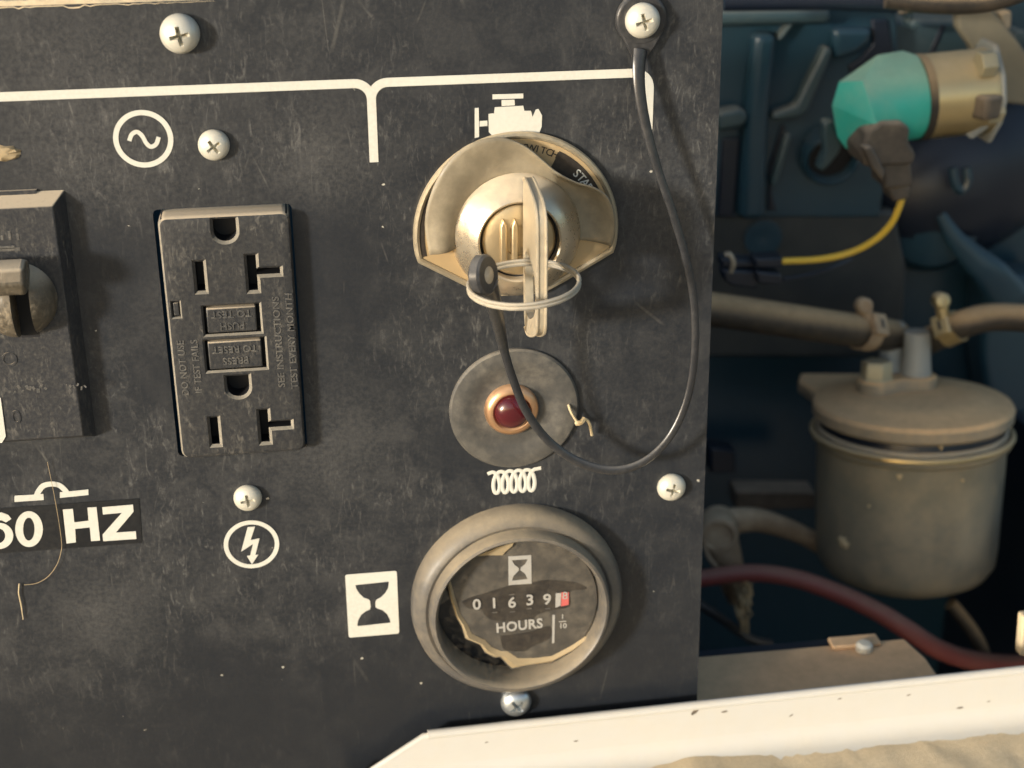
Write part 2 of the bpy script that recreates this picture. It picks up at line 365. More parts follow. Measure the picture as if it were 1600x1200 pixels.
LW = 2.25; PT = .15        # line width, print height
def arc(cx, cy, r, a0, a1, n=8): return [(cx+r*math.cos(R(a0+(a1-a0)*i/n)), cy+r*math.sin(R(a0+(a1-a0)*i/n))) for i in range(n+1)]
v0 = 64.75
left = [(-150, v0)] + arc(38.9-4.2, v0-4.2, 4.2, 90, 0) + [(38.9, v0-20.5)]
right = arc(38.9+4.2, v0-4.2, 4.2, 180, 90)+arc(110.6-4, v0-4, 4, 90, 0)+[(110.6, v0-15)]
flat('frame_line', [stroke(left, LW)], PT, PT, MAT['printw'], panel)
flat('frame_line', [stroke(right, LW)], PT+.02, PT, MAT['printw'], panel)
c = P(224, 217)
sy = flat('sine_symbol', [circ(c[0], c[1], 7.35), circ(c[0], c[1], 6.05)], PT, PT, MAT['printw'], panel)
sp = smoothpts([P(x, y).to_2d() for x, y in ((202,220),(206,210),(214,206),(222,212),(229,224),(236,229),(244,225),(248,214))], 5)
flat('sine_wave', [stroke(sp, 1.05)], PT, PT, MAT['printw'], sy)
f4 = lambda pts: pp([(620+x/4, 120+y/4) for x, y in pts])
eng = flat('engine_symbol', [f4([(612,190),(790,180),(797,212),(838,212),(848,250),(868,205),(885,200),(907,240),(905,310),(890,352),(600,372),(575,345),(573,232),(608,228)]),
    f4([(598,110),(790,104),(790,134),(598,140)]), f4([(655,145),(735,142),(738,178),(655,182)]),
    f4([(487,195),(512,193),(514,375),(487,382)]), f4([(517,276),(566,273),(566,306),(517,310)])], PT, PT, MAT['printw'], panel)
f6 = lambda pts: pp([(x/3.3333, 720+y/3.3333) for x, y in pts])
c = P(393, 850.5)
lg = flat('lightning_symbol', [circ(c[0], c[1], 7.75), circ(c[0], c[1], 6.5)], PT, PT, MAT['printw'], panel)
flat('lightning_bolt', [f6([(1290,345),(1328,342),(1305,412),(1352,403),(1330,490),(1345,488),(1312,538),(1286,495),(1303,493),(1318,432),(1256,472)])], PT, PT, MAT['printw'], lg)
ar = [(190,186),(200,160),(225,130),(265,120),(305,125),(335,148),(352,172)]
bs = flat('breaker_symbol', [f6([(76,182),(226,172),(228,203),(76,213)]), f6([(312,164),(460,148),(461,177),(312,192)])], PT, PT, MAT['printw'], panel)
flat('breaker_arc', [stroke(smoothpts([Vector(q) for q in f6(ar)], 4), 1.5)], PT+.02, PT, MAT['printw'], bs)
# coil of five loops
co = []
for i in range(161):
    t = -i/160*5*2*math.pi + math.pi*.5; s_ = i/160
    co.append((67.1+1.45+s_*12.6 + 1.5*math.cos(t), -51.3 + 3.45*math.sin(t)))
cb = MB(); cb.tube([(p[0], p[1], .05) for p in [(co[0][0]-1.3, co[0][1]-.5)]+co+[(co[-1][0]+1.5, co[-1][1]+.2)]], .56, 8, flat=.2, nrm=(0,0,1))
cb.obj('coil_symbol', MAT['printw'], panel)
f9 = lambda pts: pp([(530+x/9.6, 880+y/9.6) for x, y in pts])
hgt = [(242,325),(738,272),(745,292),(735,370),(690,450),(620,515),(560,545),(545,580),(545,655),(572,675),(650,700),(720,760),(760,840),(768,892),(285,942),(270,930),(285,850),(330,770),(400,715),(460,690),(472,650),(462,560),(440,540),(370,515),(300,450),(255,380)]
flat('hourglass_symbol', [rrect(25.5, -99.3, 40.4, -77.8, .7), f9(hgt)], PT, PT, MAT['printw'], panel)
# frequency sticker
st = flat('frequency_sticker', [[(-150,-48.2),(-29.7,-48.2),(-30.3,-62.2),(-150,-62.2)]], .2, .2, MAT['sticker'], panel, bevel=.06)
bl = lambda cx, cy, rx, ry, n=36: [(cx+rx*math.cos(2*math.pi*i/n), cy-ry*math.sin(2*math.pi*i/n)) for i in range(n)]
LET = [f6([(328,252),(380,247),(388,318),(462,310),(456,242),(503,238),(522,412),(475,416),(468,344),(392,352),(396,422),(347,428)]),
       f6([(533,240),(693,225),(696,262),(604,371),(708,364),(711,404),(538,416),(535,382),(636,268),(537,277)]),
       f6(bl(152,353,72,93)), f6(bl(151,353,30,60)),
       f6(bl(-4,388,74,68)), f6(bl(-6,388,34,38))]
flat('lettering', LET, .18+PT, PT, MAT['printw'], st)
six = f6([(-76,388),(-74,340),(-58,296),(-28,270),(10,266),(44,280),(60,300),(32,318),(8,306),(-18,312),(-34,336),(-40,380)])
flat('lettering', [six], .19+PT, PT, MAT['printw'], st)
# rub marks, thin hair of dried grass lying on the panel, wiped line, mud dab
mb = MB(); md = random.Random(5)
ctr = P(4, 239, 0); ring = []
for rr_, hh in ((1, 0), (.8, .9), (.35, 1.3)):
    ring.append([Vector((ctr[0]+rr_*(4.2+md.uniform(-.5,.5))*math.cos(a), ctr[1]+rr_*(2.0+md.uniform(-.3,.3))*math.sin(a), hh*md.uniform(.7,1.2))) for a in [2*math.pi*i/22 for i in range(22)]])
mb.loft(ring); mb.obj('mud_dab', MAT['torn'], panel)

# screws
def screw_mesh(m):
    s = MB(); s.lathe([(4.1,0),(4.25,.35),(4.25,1.0),(4.0,1.75),(3.3,2.55),(2.2,3.1),(1.0,3.38),(.01,3.45)], (0,0,0), n=36, cap1=False)
    me0 = s.mesh('screw', (0,0,0), 0)
    cs = []
    for a in (20, 110):
        x = Vector((math.cos(R(a)), math.sin(R(a)), 0)); y = Vector((-x.y, x.x, 0))
        k = MB(); k.prism([(-.9,-.28),(.9,-.28),(.9,.28),(-.9,.28)], 1.1, 5, fr=(x, y, Vector((0,0,1))), poly1=[(-3.3,-.62),(3.3,-.62),(3.3,.62),(-3.3,.62)]); cs.append(k)
    me = cut(me0, cs); me.shade_smooth(); me.set_sharp_from_angle(angle=R(38)); me.materials.clear(); me.materials.append(m); me.name = 'screw'
    return me
SM = screw_mesh(MAT['zinc']); SMB = SM.copy(); SMB.materials.clear(); SMB.materials.append(MAT['zincb'])
def screw(px, py, dia, ang, w0=0, me=SM, parent=panel, lift=1.0):
    o = bpy.data.objects.new('screw', me); COL.objects.link(o); o.parent = parent
    q = P(px, py, w0+1.5); q[2] = w0; o.location = W(q)-W(loc_of(parent)); k = dia/8.5; o.scale = (k, k*lift, k); o.rotation_euler = (0, R(ang), 0)
    LOC[o.name] = q; return o
screw(281, 53, 9.6, 10, lift=1.35); screw(334, 228, 7.9, -15); screw(387, 780, 7.8, 12); screw(1050, 763, 8.4, 33)
screw(807, 1099, 9.4, -20, me=SMB); s6 = screw(1005, 33, 8.9, 5, w0=2.6)
# screw shank of the tether screw
b = MB(); q = LOC[s6.name]; b.lathe([(2.2,-.2),(2.2,2.8)], (q[0], q[1], 0), n=20); b.obj('screw_shank', MAT['zinc'], panel)

# ------------------------------------------------------------------ power outlet
out = thing('power_outlet', 'black duplex safety outlet with two rectangular buttons, mounted upside down on the panel', 'outlet', (0,-33,0))
H = 4.2
f = MB()
prof = [(0,-6),(0,H-1.5),(.15,H-.7),(.55,H-.2),(1.2,H)]
rings = [[Vector((p[0], p[1], h)) for p in rrect(-16.65+i, -35.1+i, 16.65-i, 33.4-i, 2.2-i*.7, 6)] for i, h in prof]
f.loft(rings)
me0 = f.mesh('faceplate', (0,0,0), 0)
def slot(poly, ch=.75, deep=5.5):
    k = MB(); cx = sum(p[0] for p in poly)/len(poly); cy = sum(p[1] for p in poly)/len(poly)
    big = []
    n = len(poly); 
    for i in range(n):       # outward offset of a ccw outline
        a = Vector(poly[i-1][:2]); b_ = Vector(poly[i][:2]); c_ = Vector(poly[(i+1) % n][:2])
        n1 = Vector(((b_-a).y, -(b_-a).x)).normalized(); n2 = Vector(((c_-b_).y, -(c_-b_).x)).normalized()
        d = (n1+n2); d = d/max(.3, (1+n1.dot(n2))); big.append((b_.x+d.x*ch*1.9, b_.y+d.y*ch*1.9))
    small = poly; sm0 = [Vector((p[0], p[1], H-deep)) for p in small]; sm1 = [Vector((p[0], p[1], H-ch)) for p in small]; bg_ = [Vector((p[0], p[1], H+ch*.9)) for p in big]
    k.loft([sm0, sm1, bg_]); return k
def dshape(y): return [(2.9, y+3.0), (-2.9, y+3.0)] + [(-2.9+0*a, y-.3) for a in (0,)] + [(2.9*math.cos(R(a)), y-.3+2.7*math.sin(R(a))) for a in range(195, 346, 15)] + [(2.9, y-.3)]
def lslot(y): return [(-8.3, y-4), (-6.2, y-4), (-6.2, y+4), (-8.3, y+4)]
def tslot(y): return [(4.9, y-4.8), (7.2, y-4.8), (7.2, y-.55), (13.2, y-.55), (13.2, y+1.1), (7.2, y+1.1), (7.2, y+4.8), (4.9, y+4.8)]
def win(x0, y0, x1, y1): return [(x0,y0),(x1,y0),(x1,y1),(x0,y1)]
cuts = [slot(q) for q in (dshape(29.2), lslot(17), tslot(17.2), dshape(-14.6), lslot(-27.4), tslot(-26.9))]
cuts += [slot(win(-7.3,.8,7.2,8.7), .55, 3.2), slot(win(-7.7,-9.6,7.9,-.9), .55, 3.2), slot(win(-15.2,6.2,-13.1,10.6), .35, 1.0)]
me = cut(me0, cuts); me.shade_smooth(); me.set_sharp_from_angle(angle=R(30))
for v in me.vertices: v.co -= W(LOC[out.name])
fp = link('faceplate', me, MAT['gfci'], out); me.materials.append(MAT['black']); me.materials.append(MAT['edge']); o_ = W(LOC[out.name])
for pl in me.polygons:
    c_ = (pl.center+o_)*1000
    if abs(c_.x) < 15.9 and -34.6 < c_.z < 33 and -c_.y < H-.95 and -c_.y > -4: pl.material_index = 1
    elif H-.8 < -c_.y < H-.05 and abs(c_.x) < 15.9 and -34.4 < c_.z < 32.6 and (pl.normal.x < -.35 or pl.normal.z > .35): pl.material_index = 2
    elif c_.x < -16.0 and pl.normal.x < -.5 and -c_.y > H-1.2: pl.material_index = 2  # pale left bevel paints in a sunlit edge line
b = MB(); b.box((0,0,-3.0), (30,64,2.4)); b.obj('contact_block', MAT['black'], out)
b = MB(); b.box((-14.15,8.4,3.55), (1.3,3.4,.5)); b.obj('indicator_window', MAT['gfci'], out, bevel=.1)
for (x0,y0,x1,y1,l1,l2) in ((-6.6,1.2,6.2,8.1,'TO TEST','PUSH'), (-7.0,-9.2,6.9,-1.4,'TO RESET','PRESS')):
    b = MB(); b.box(((x0+x1)/2, (y0+y1)/2, H-1.6), (x1-x0, y1-y0, 3.0))
    bt = b.obj('button', MAT['gfci'], out, bevel=.35)
    text('lettering', l1, ((x0+x1)/2, (y0+y1)/2+1.7, H-.1), 2.7, MAT['gfcitxt'], bt, math.pi, th=.22, bold=.05)
    text('lettering', l2, ((x0+x1)/2, (y0+y1)/2-1.6, H-.1), 2.7, MAT['gfcitxt'], bt, math.pi, th=.22, bold=.05)
for x, y, s_, a in ((-13.8,-8.2,'DO NOT USE',90),(-10.3,-8.0,'IF TEST FAILS',90),(11.6,-2.5,'SEE INSTRUCTIONS',90),(15.0,-2.4,'TEST EVERY MONTH',90)):
    text('lettering', s_, (x, y, H), 2.55, MAT['gfcitxt'], out, R(a), th=.16, sx=19.0/19 if x < 0 else 1.12, bold=.03, space=1.05)

# ------------------------------------------------------------------ circuit breaker
brk = thing('circuit_breaker', 'black circuit breaker with dusty tan toggle at the left edge', 'circuit breaker', (-57,-28,0))
HB = 5.2
b = MB(); b.prism([(-85,-28.4),(-38.9,-28.4),(-38.9,40.6),(-85,40.6)], -8, 0)
b.loft([[Vector((x,y,0)) for x,y in ((-85,-28.4),(-38.9,-28.4),(-38.9,40.6),(-85,40.6))],
        [Vector((x,y,HB)) for x,y in ((-85,-25.6),(-41.5,-25.6),(-41.5,38.1),(-85,38.1))]])
hs = b.obj('housing', MAT['brk'], brk, bevel=.3)
b = MB(); b.prism([(-85,38.6),(-46.4,38.6),(-45.6,41.2),(-85,41.2)], -2, .9); b.obj('clamp_edge', MAT['brk'], brk)
# rotary hub with a slot and the toggle lever
hub = MB(); hub.lathe([(10.0,-.5),(9.9,1.2),(9.3,3.2),(7.8,5.6),(5.4,7.5),(2.8,8.5),(.01,8.8)], (-53.2,14.2,HB), n=48, cap1=False)
k = MB(); k.box((-51.2,12,HB+9), (4.6,17,19))
me = cut(hub.mesh('hub', (0,0,0), 0), [k]); me.shade_smooth(); me.set_sharp_from_angle(angle=R(35))
for v in me.vertices: v.co -= W(LOC[brk.name])
link('hub', me, MAT['knob'], brk)
b = MB(); b.box((-51.2,12,HB-.2), (4.6,17,.5)); b.obj('slot_floor', MAT['black'], brk)
b = MB()
b.prism([(19.2,3.0),(25.2,3.0),(27.0,7.5),(26.2,12.5),(22.5,14.2),(19.0,12.0)], -72, -48.6, (0,0,HB-1), (Vector((0,1,0)), Vector((0,0,1)), Vector((1,0,0))))
b.obj('toggle', MAT['knob'], brk, bevel=.9, segs=3)
b = MB(); b.box((-56,28.0,HB+.06),(8,.7,.12)); b.box((-54.2,27.4,HB+.06),(7,.8,.12)); [b.box((-58.5+k*1.9,30.6+(k%2)*.5,HB+.06),(.6,2.2-(k%3)*.5,.12)) for k in range(5)]; b.obj('moulded_line', MAT['gfcitxt'], brk)
b = MB(); rm = random.Random(4)
for k in range(15): b.box((-57+k*.95+(4.5 if k > 8 else 0)+rm.uniform(-.2,.2), -11.0+rm.uniform(-.8,.8), HB+.05), (rm.uniform(.3,.9), rm.uniform(.3,1.3), .1), frame((0,0,1), (rm.uniform(-.8,.8),1,0)))
b.obj('worn_marking', MAT['gfcitxt'], brk)
text('lettering', 'O', (-57.4,-2.5,HB), 5.5, MAT['brk'], brk, th=.2)
text('lettering', '0', (-57.9,-19.0,HB), 5.5, MAT['brk'], brk, th=.2)
b = MB(); b.prism([(-85,-14)]+pp([(1,622),(9,682),(3,692)], HB+.3)+[(-85,-25)], 0, .3, (0,0,HB)); b.obj('paper_label', MAT['printw'], brk)

# ------------------------------------------------------------------ key switch
KC = (75.6, 23.6)
ks = thing('key_switch', 'round dust caked key switch with flat angled bottom and printed black start sector', 'key switch', (KC[0], -2, 0))
ang = lambda x, y: math.degrees(math.atan2(P(x, y, 1.5)[1]-KC[1], P(x, y, 1.5)[0]-KC[0]))
def plate_outline(r, cut_=0.0):
    pts = []
    a0 = R(-13.5); a1 = R(193.5)
    for i in range(57): 
        a = a0+(a1-a0)*i/56; pts.append((KC[0]+r*math.cos(a), KC[1]+r*math.sin(a)))
    k = r/27.3
    pts += [(KC[0]-13.2*k, KC[1]-14.2*k), (KC[0]-7*k, KC[1]-17.2*k), (KC[0]+7*k, KC[1]-17.2*k), (KC[0]+13.2*k, KC[1]-14.0*k)]
    return pts
b = MB(); b.prism(plate_outline(27.2), 0.0, 1.2); b.obj('bezel_plate', MAT['plate'], ks, bevel=.3)
b = MB(); b.tube([(x, y, 1.2) for x, y in plate_outline(26.5)], .95, 8, close=True); b.obj('bezel_rim', MAT['plate'], ks)
lab = flat('label_plate', [plate_outline(25.6)], 1.45, .25, MAT['label'], ks)
def sector(r0, r1, a0, a1, n=14):
    return [(KC[0]+r1*math.cos(R(a0+(a1-a0)*i/n)), KC[1]+r1*math.sin(R(a0+(a1-a0)*i/n))) for i in range(n+1)] + \
           [(KC[0]+r0*math.cos(R(a1+(a0-a1)*i/n)), KC[1]+r0*math.sin(R(a1+(a0-a1)*i/n))) for i in range(n+1)]
flat('black_sector', [sector(15.5, 24.6, 2, ang(872, 240))], 1.55, .1, MAT['ink'], lab)
def arctext(s_, r, a_mid, step, size, m, w):
    for i, ch in enumerate(s_):
        if ch == ' ': continue
        a = a_mid - (i-(len(s_)-1)/2)*step
        text('lettering', ch, (KC[0]+r*math.cos(R(a)), KC[1]+r*math.sin(R(a)), w), size, m, lab, R(a-90), th=.08, bold=.03)
a0_, a1_ = ang(822, 217), ang(871, 233)
arctext('SWITCH', 23.2, (a0_+a1_)/2, (a0_-a1_)/5, 2.6, MAT['ink'], 1.46)
arctext('ENGINE', 23.2, a0_+(a0_-a1_)/5*4.6, (a0_-a1_)/5, 2.6, MAT['ink'], 1.46)
flat('rim_gap_shade', [sector(24.4, 25.6, 100, 192, 40)], 1.56, .1, MAT['ink'], lab)  # dark strip painted for the shadow gap between rim and film
a0_, a1_ = ang(908, 264), ang(942, 292)
arctext('START', 22.3, (a0_+a1_)/2, (a0_-a1_)/4, 3.2, MAT['printw'], 1.56)
arctext('ON', 18.9, ang(905, 275)-2, 7, 3.2, MAT['printw'], 1.56)
# dust-caked film peeling off the label
edge = [((672,398),4.6),((664,348),5.0),((673,302),5.4),((692,264),5.6),((716,236),5.6),((742,220),5.4),((775,214),5.2),((802,219),5.4),((826,231),5.8),((850,251),6.4),((872,270),7.0),((900,284),8.0),((926,291),9.0),((946,303),9.0),((957,322),8.0),((961,350),6.6),((956,383),4.4)]
outer = smoothpts([P(x, y, w) for (x, y), w in edge], 5)
fm = MB(); rings = []; NR = 9
fr_ = random.Random(11)
for j in range(NR+1):
    s_ = j/NR; row = []
    for i, q in enumerate(outer):
        a = math.atan2(q[1]-KC[1], q[0]-KC[0]); 
        t = i/(len(outer)-1)
        inn = Vector((KC[0]+16.4*math.cos(a), KC[1]+16.4*math.sin(a), 2.6))
        p = inn.lerp(q, s_); k_ = max(0, min(1, (t-.36)/.2)); p[2] = (inn[2]+(q[2]-inn[2])*s_)*(1-k_)+(inn[2]-.4+(q[2]-inn[2]+.4)*s_**3.2)*k_; p[2] += math.sin(math.pi*s_)*1.5*max(0, 1-t/.42) + .2*math.sin(t*31+s_*4)*s_ + .35*math.sin(t*11+1)*math.sin(s_*5)
        row.append(p)
    rings.append(row)
fm.loft(rings, False)
fo = fm.obj('dusty_film', MAT['film'], ks)
sm = fo.modifiers.new('solid', 'SOLIDIFY'); sm.thickness = .0005; sm.offset = -1
# lock barrel
b = MB(); b.lathe([(17.0,.8),(17.2,2.2),(16.9,3.4),(16.0,4.3),(13.8,6.6),(11.6,8.6),(11.0,8.9),(10.5,8.6),(10.3,6.0),(9.9,5.6)], (75.4,23.6,0), n=72, cap1=False)
b.obj('barrel', MAT['barrel'], ks)
b = MB(); b.lathe([(9.8,5.2),(9.6,6.9),(8.9,7.4),(4.2,7.5),(4.0,7.0),(.01,7.0)], (75.4,23.6,0), n=48, cap0=False, cap1=False); lf = b.obj('lock_face', MAT['lock'], ks)
b = MB(); b.lathe([(9.95,5.0),(10.35,5.0),(10.35,6.3),(9.95,6.3)], (75.4,23.6,0), n=48, cap0=False, cap1=False); b.obj('gap_ring', MAT['black'], lf)
b = MB()
for dx in (-4.2, -1.2): b.prism([(-.9,-6),(.9,-6),(.9,4.5),(0,6.6),(-.9,4.5)], 0, 1.7, (75.4+dx,23.4,6.9))
b.obj('lock_wing', MAT['lock'], lf, bevel=.5, segs=3)

# ------------------------------------------------------------------ key, ring, tether
ky = thing('ignition_key', 'dusty metal key standing edge on in the key switch', 'key', (77.6, 23.6, 7))
fr = (Vector((0,1,0)), Vector((0,0,1)), Vector((1,0,0)))
bow = [(29,9.4),(37,9.6),(41,10.6),(42.2,14),(42.0,24),(41.2,31),(39,34.6),(35,35.8),(24,36.0),(13,35.6),(9,34.6),(6.6,31),(3.4,24),(1.2,17),(1.4,13),(4.4,11),(12,10),(21,9.4)]
slot_ = [(6.2,15.0),(12,13.8),(20.5,13.6),(23.4,15.6),(23.8,22),(22.6,28.5),(19,31.2),(13,31.0),(10.4,28.4),(7.2,21.5)]
cu = bpy.data.curves.new('k', 'CURVE'); cu.dimensions = '2D'; cu.fill_mode = 'BOTH'; cu.extrude = 1.05
for lp in (bow, slot_):
    lp = [tuple(p) for p in smoothpts([Vector(q) for q in lp+[lp[0]]], 4)[:-1]]
    s_ = cu.splines.new('POLY'); s_.points.add(len(lp)-1); s_.use_cyclic_u = True
    for q, p in zip(s_.points, lp): q.co = (p[0], p[1], 0, 1)
wo = W(LOC[ky.name])
me = curve_mesh(cu, lambda c_: W((77.2+c_.z-(c_.y-8)*.015, c_.x, c_.y))-wo)
bw = link('bow', me, MAT['key'], ky, bevel=.35)
rimpts = smoothpts([Vector(q) for q in bow[2:15]], 4)
for dz in (-1.05, 1.05):
    b = MB(); b.tube([(77.2+dz-(p[1]-8)*.015, p[0], p[1]) for p in rimpts], .38, 6); b.obj('raised_edge', MAT['key'], ky)
b = MB(); b.box((77.6,24,4.5),(1.8,4.6,8)); b.obj('blade', MAT['key'], ky)
kr = thing('key_ring', 'thin flat steel key ring hanging level through the ignition key', 'key ring', (75,17,25))
RC_ = Vector((73.2, 19.6, 30.0))
for dv in (0, .95):
    b = MB(); pts = []
    for i in range(64):
        a = 2*math.pi*i/64; pts.append(RC_+Vector((13.8*math.cos(a), dv-.6*math.sin(a)+.8*math.cos(a), 13.6*math.sin(a))))
    b.tube(pts, .52, 8, close=True); b.obj('wire_coil', MAT['steel'], kr)
tet = thing('rubber_tether', 'thin black rubber strap looping from the corner screw down to the key ring', 'tether', (108,78,1))
q6 = LOC[s6.name]
path = [((764,446),29.5),((776,492),23),((786,540),18),((800,588),16.5),((822,642),15),((858,690),13.5),((905,722),12.5),((958,735),12),((1005,722),11.5),((1045,685),11),((1072,630),10.5),((1085,560),10),((1085,480),9.5),((1072,405),9),((1050,330),8.5),((1028,265),8),((1010,200),7),((1000,145),5.8),((998,105),4.4),((1000,78),2.8)]
tp = smoothpts([P(x, y, w) for (x, y), w in path], 6)
n_ = len(tp); rad = [1.25+ (1.5*(1-i/14) if i < 14 else 0) + (.9*max(0, (i-(n_-26))/26) if i > n_-26 else 0) for i in range(n_)]
b = MB(); b.tube(tp, rad, 12, flat=.62, nrm=(.55,.1,1)); b.obj('strap', MAT['rubber'], tet)
b = MB(); b.lathe([(2.4,.5),(6.1,.5),(6.6,1.0),(6.6,2.0),(6.1,2.5),(2.4,2.5)], (q6[0],q6[1],0), n=40, cap0=False, cap1=False)
b.lathe([(2.4,2.5),(2.4,.5)], (q6[0],q6[1],0), n=40, cap0=False, cap1=False)
tail = P(1000, 78, 2.0)
b.prism([(-4.9,-4),(-3.2,-7.2),(-2.0,-9.6),(1.6,-9.6),(3.6,-7.0),(5.6,-3.4)], .6, 2.4, (q6[0], q6[1], 0))
b.obj('screw_eyelet', MAT['rubber'], tet, bevel=.3)
ax = Vector((.80,.18,.58)).normalized(); gc = P(755, 430, 30)
b = MB(); b.lathe([(1.8,-1.6),(4.6,-1.6),(5.2,-1.0),(5.2,1.0),(4.6,1.6),(1.8,1.6),(1.8,-1.6)], gc, ax, n=32, cap0=False, cap1=False)
b.obj('key_eyelet', MAT['rubber'], tet)
b = MB(); b.lathe([(1.9,-1.9),(1.9,1.3),(2.2,1.7),(1.4,2.2),(.01,2.3)], gc, ax, n=20, cap1=False); b.obj('rivet', MAT['steel'], tet)

# ------------------------------------------------------------------ indicator lamp
LC = (74.9,-28.1)
la = thing('indicator_lamp', 'round indicator lamp with dark red lens, copper ring and wide dusty black flange', 'indicator lamp', (LC[0],LC[1]-18,0))
b = MB(); b.lathe([(18.2,0),(18.2,.9),(17.7,1.5),(15.5,1.9),(13.2,1.7),(11.2,1.0),(9.4,.8),(7.4,1.2),(6.0,1.2)], (LC[0],LC[1],0), n=72); b.obj('flange', MAT['flange'], la)
L2 = (LC[0]-.9, LC[1]+.3)
b = MB(); b.lathe([(7.6,.6),(7.6,1.8),(7.2,2.8),(6.3,3.5),(5.5,3.6),(5.1,3.2),(5.0,2.0)], (L2[0],L2[1],0), n=48, cap0=False, cap1=False); b.obj('copper_ring', MAT['copper'], la)
b = MB(); b.lathe([(5.15,2.2),(5.05,3.2),(4.5,4.3),(3.4,5.2),(1.8,5.7),(.01,5.8)], (L2[0],L2[1],0), n=40, cap0=True, cap1=False); b.obj('lens', MAT['lens'], la, )

# ------------------------------------------------------------------ hour meter
MC = (75.4,-90.0)
hm = thing('hour_meter', 'round grey hour meter with dusty torn dial showing worn white digits', 'hour meter', (MC[0],MC[1]-31,0))
b = MB(); b.lathe([(31.2,-1),(31.4,1.8),(31.0,4.0),(30.2,5.4),(28.9,6.6),(27.6,7.0),(26.7,6.6),(26.5,7.6),(26.4,9.2),(25.8,10.4),(25.1,10.7),(24.6,10.3),(24.1,9.0),(23.9,7.4),(23.7,1.0)], (MC[0],MC[1],0), n=96, cap0=False, cap1=False)
b.obj('bezel', MAT['bezel'], hm)
b = MB(); b.lathe([(31.2,-1),(31.2,-.6),(.01,.4)], (MC[0],MC[1],0), n=64, cap1=False); b.obj('back_plate', MAT['black'], hm)
WD = 5.0
b = MB(); b.lathe([(24.0,8.0),(20,8.2),(10,8.5),(.01,8.6)], (MC[0],MC[1],0), n=64, cap0=False, cap1=False); b.obj('dusty_lens', MAT['glass'], hm)
brd = [(697,905),(703,935),(712,965),(720,978),(726,998),(750,1008),(757,1020),(772,1028),(781,1027),(799,1046),(830,1040),(862,1036),(895,1018),(917,1000)]
brd = [P(x, y, WD)[:2] for x, y in brd]
rr2 = [(MC[0]+23.3*math.cos(R(a)), MC[1]+23.3*math.sin(R(a))) for a in range(-38, 176, 4)]
dial = flat('dial', [[(x, y) for x, y in brd] + rr2], WD, .6, MAT['dial'], hm)
inn = [P(x, y, WD)[:2] for x, y in [(704,890),(714,925),(724,955),(735,970),(745,985),(762,994),(775,1004),(790,1010),(800,1010),(815,1016),(838,1020),(862,1017),(890,1003),(914,989)]]
b = MB(); rr_ = random.Random(2)
inn = [(i[0]*.6+o[0]*.4, i[1]*.6+o[1]*.4) for i, o in zip(inn, brd)]
rows = [[Vector((i[0], i[1], WD+.1)) for i in inn], [Vector(((i[0]+o[0])/2, (i[1]+o[1])/2, WD+.7+rr_.random()*.5)) for i, o in zip(inn, brd)], [Vector((o[0], o[1], WD-.3)) for o in brd], [Vector((o[0]+.6, o[1]+.6, WD-1.6)) for o in brd]]
b.loft(rows, False); b.obj('torn_edge', MAT['torn'], hm)
b = MB(); tl = [P(x, y, WD)[:2] for x, y in [(738,868),(765,858),(792,848),(803,846),(800,852),(790,860),(785,866),(764,866)]]
b.prism(tl, WD, WD+.8); b.obj('dust_clump', MAT['torn'], hm, bevel=.2)
f4b = lambda pts, w=WD: pp([(620+x/4, 770+y/4) for x, y in pts], w)
f6b = lambda pts, w=WD: pp([(700+x*.1625, 840+y*.1625) for x, y in pts], w)
wp = [f6b([(130,620),(200,580),(400,520),(600,460),(800,430),(960,405),(1150,420),(1260,440),(1340,490),(1200,510),(1170,540),(1170,660),(1000,700),(860,740),(800,790),(560,800),(420,790),(350,740),(320,690),(200,680)]),
      f6b([(500,940),(640,930),(800,900),(980,850),(990,960),(800,1050),(740,1090),(560,1085),(520,1040)])]
wp = [[tuple(p) for p in smoothpts([Vector(q) for q in l+[l[0]]], 3)[:-1]] for l in wp]
wpo = flat('wiped_patch', [wp[0]], WD+.06, .06, MAT['wiped'], dial); flat('wiped_patch', [wp[1]], WD+.06, .06, MAT['wiped'], dial)
hx = f6b([(580,180),(800,165),(803,440),(582,455)]); hx2 = f6b([(612,215),(768,205),(740,255),(700,285),(695,310),(740,345),(765,398),(615,412),(630,365),(680,315),(680,290),(640,260)])
flat('hourglass_mark', [hx, hx2], WD+.15, .1, MAT['printd'], dial)
TL = Vector((1, .035, 0))
for ch, x, y in (('0',745,945),('1',772,943),('6',800,942),('3',828,938),('9',855,937)):
    q = P(x, y, WD+.3); text('digit', ch, q, 5.0 if ch != '1' else 4.8, MAT['printd'], dial, R(1.5), th=.12, bold=.10)
# hints of the next figures on the wheels
for px, py in ((747,956),(773,957),(800,929),(801,956),(827,951),(856,951)):
    q = P(px, py, WD+.2); b = MB(); b.box(q, (1.5,.35,.12)); b.obj('wheel_edge', MAT['bezel'], dial)
flat('tenths_wheel', [f6b([(1035,535),(1088,525),(1080,650),(1032,668)])], WD+.35, .3, MAT['printd'], dial)
rw = flat('tenths_wheel', [f6b([(1090,524),(1162,520),(1158,640),(1084,656)])], WD+.34, .3, MAT['redw'], dial)
q = P(883, 931, WD+.36); text('digit', '8', q, 3.6, MAT['printd'], rw, th=.1)
q = P(811.5, 978, WD+.15); text('lettering', 'HOURS', q, 4.55, MAT['printd'], dial, R(2.0), th=.1, bold=.13, sx=.90, space=1.05)
flat('divider', [f6b([(1003,742),(1028,740),(1022,1010),(1000,1015)])], WD+.15, .1, MAT['printd'], dial)
q = P(879, 963.5, WD+.15); text('lettering', '1', q, 2.1, MAT['printd'], dial, th=.1, bold=.06)
b = MB(); q = P(879, 971, WD+.15); b.box(q, (2.2,.3,.1)); b.obj('fraction_bar', MAT['printd'], dial)
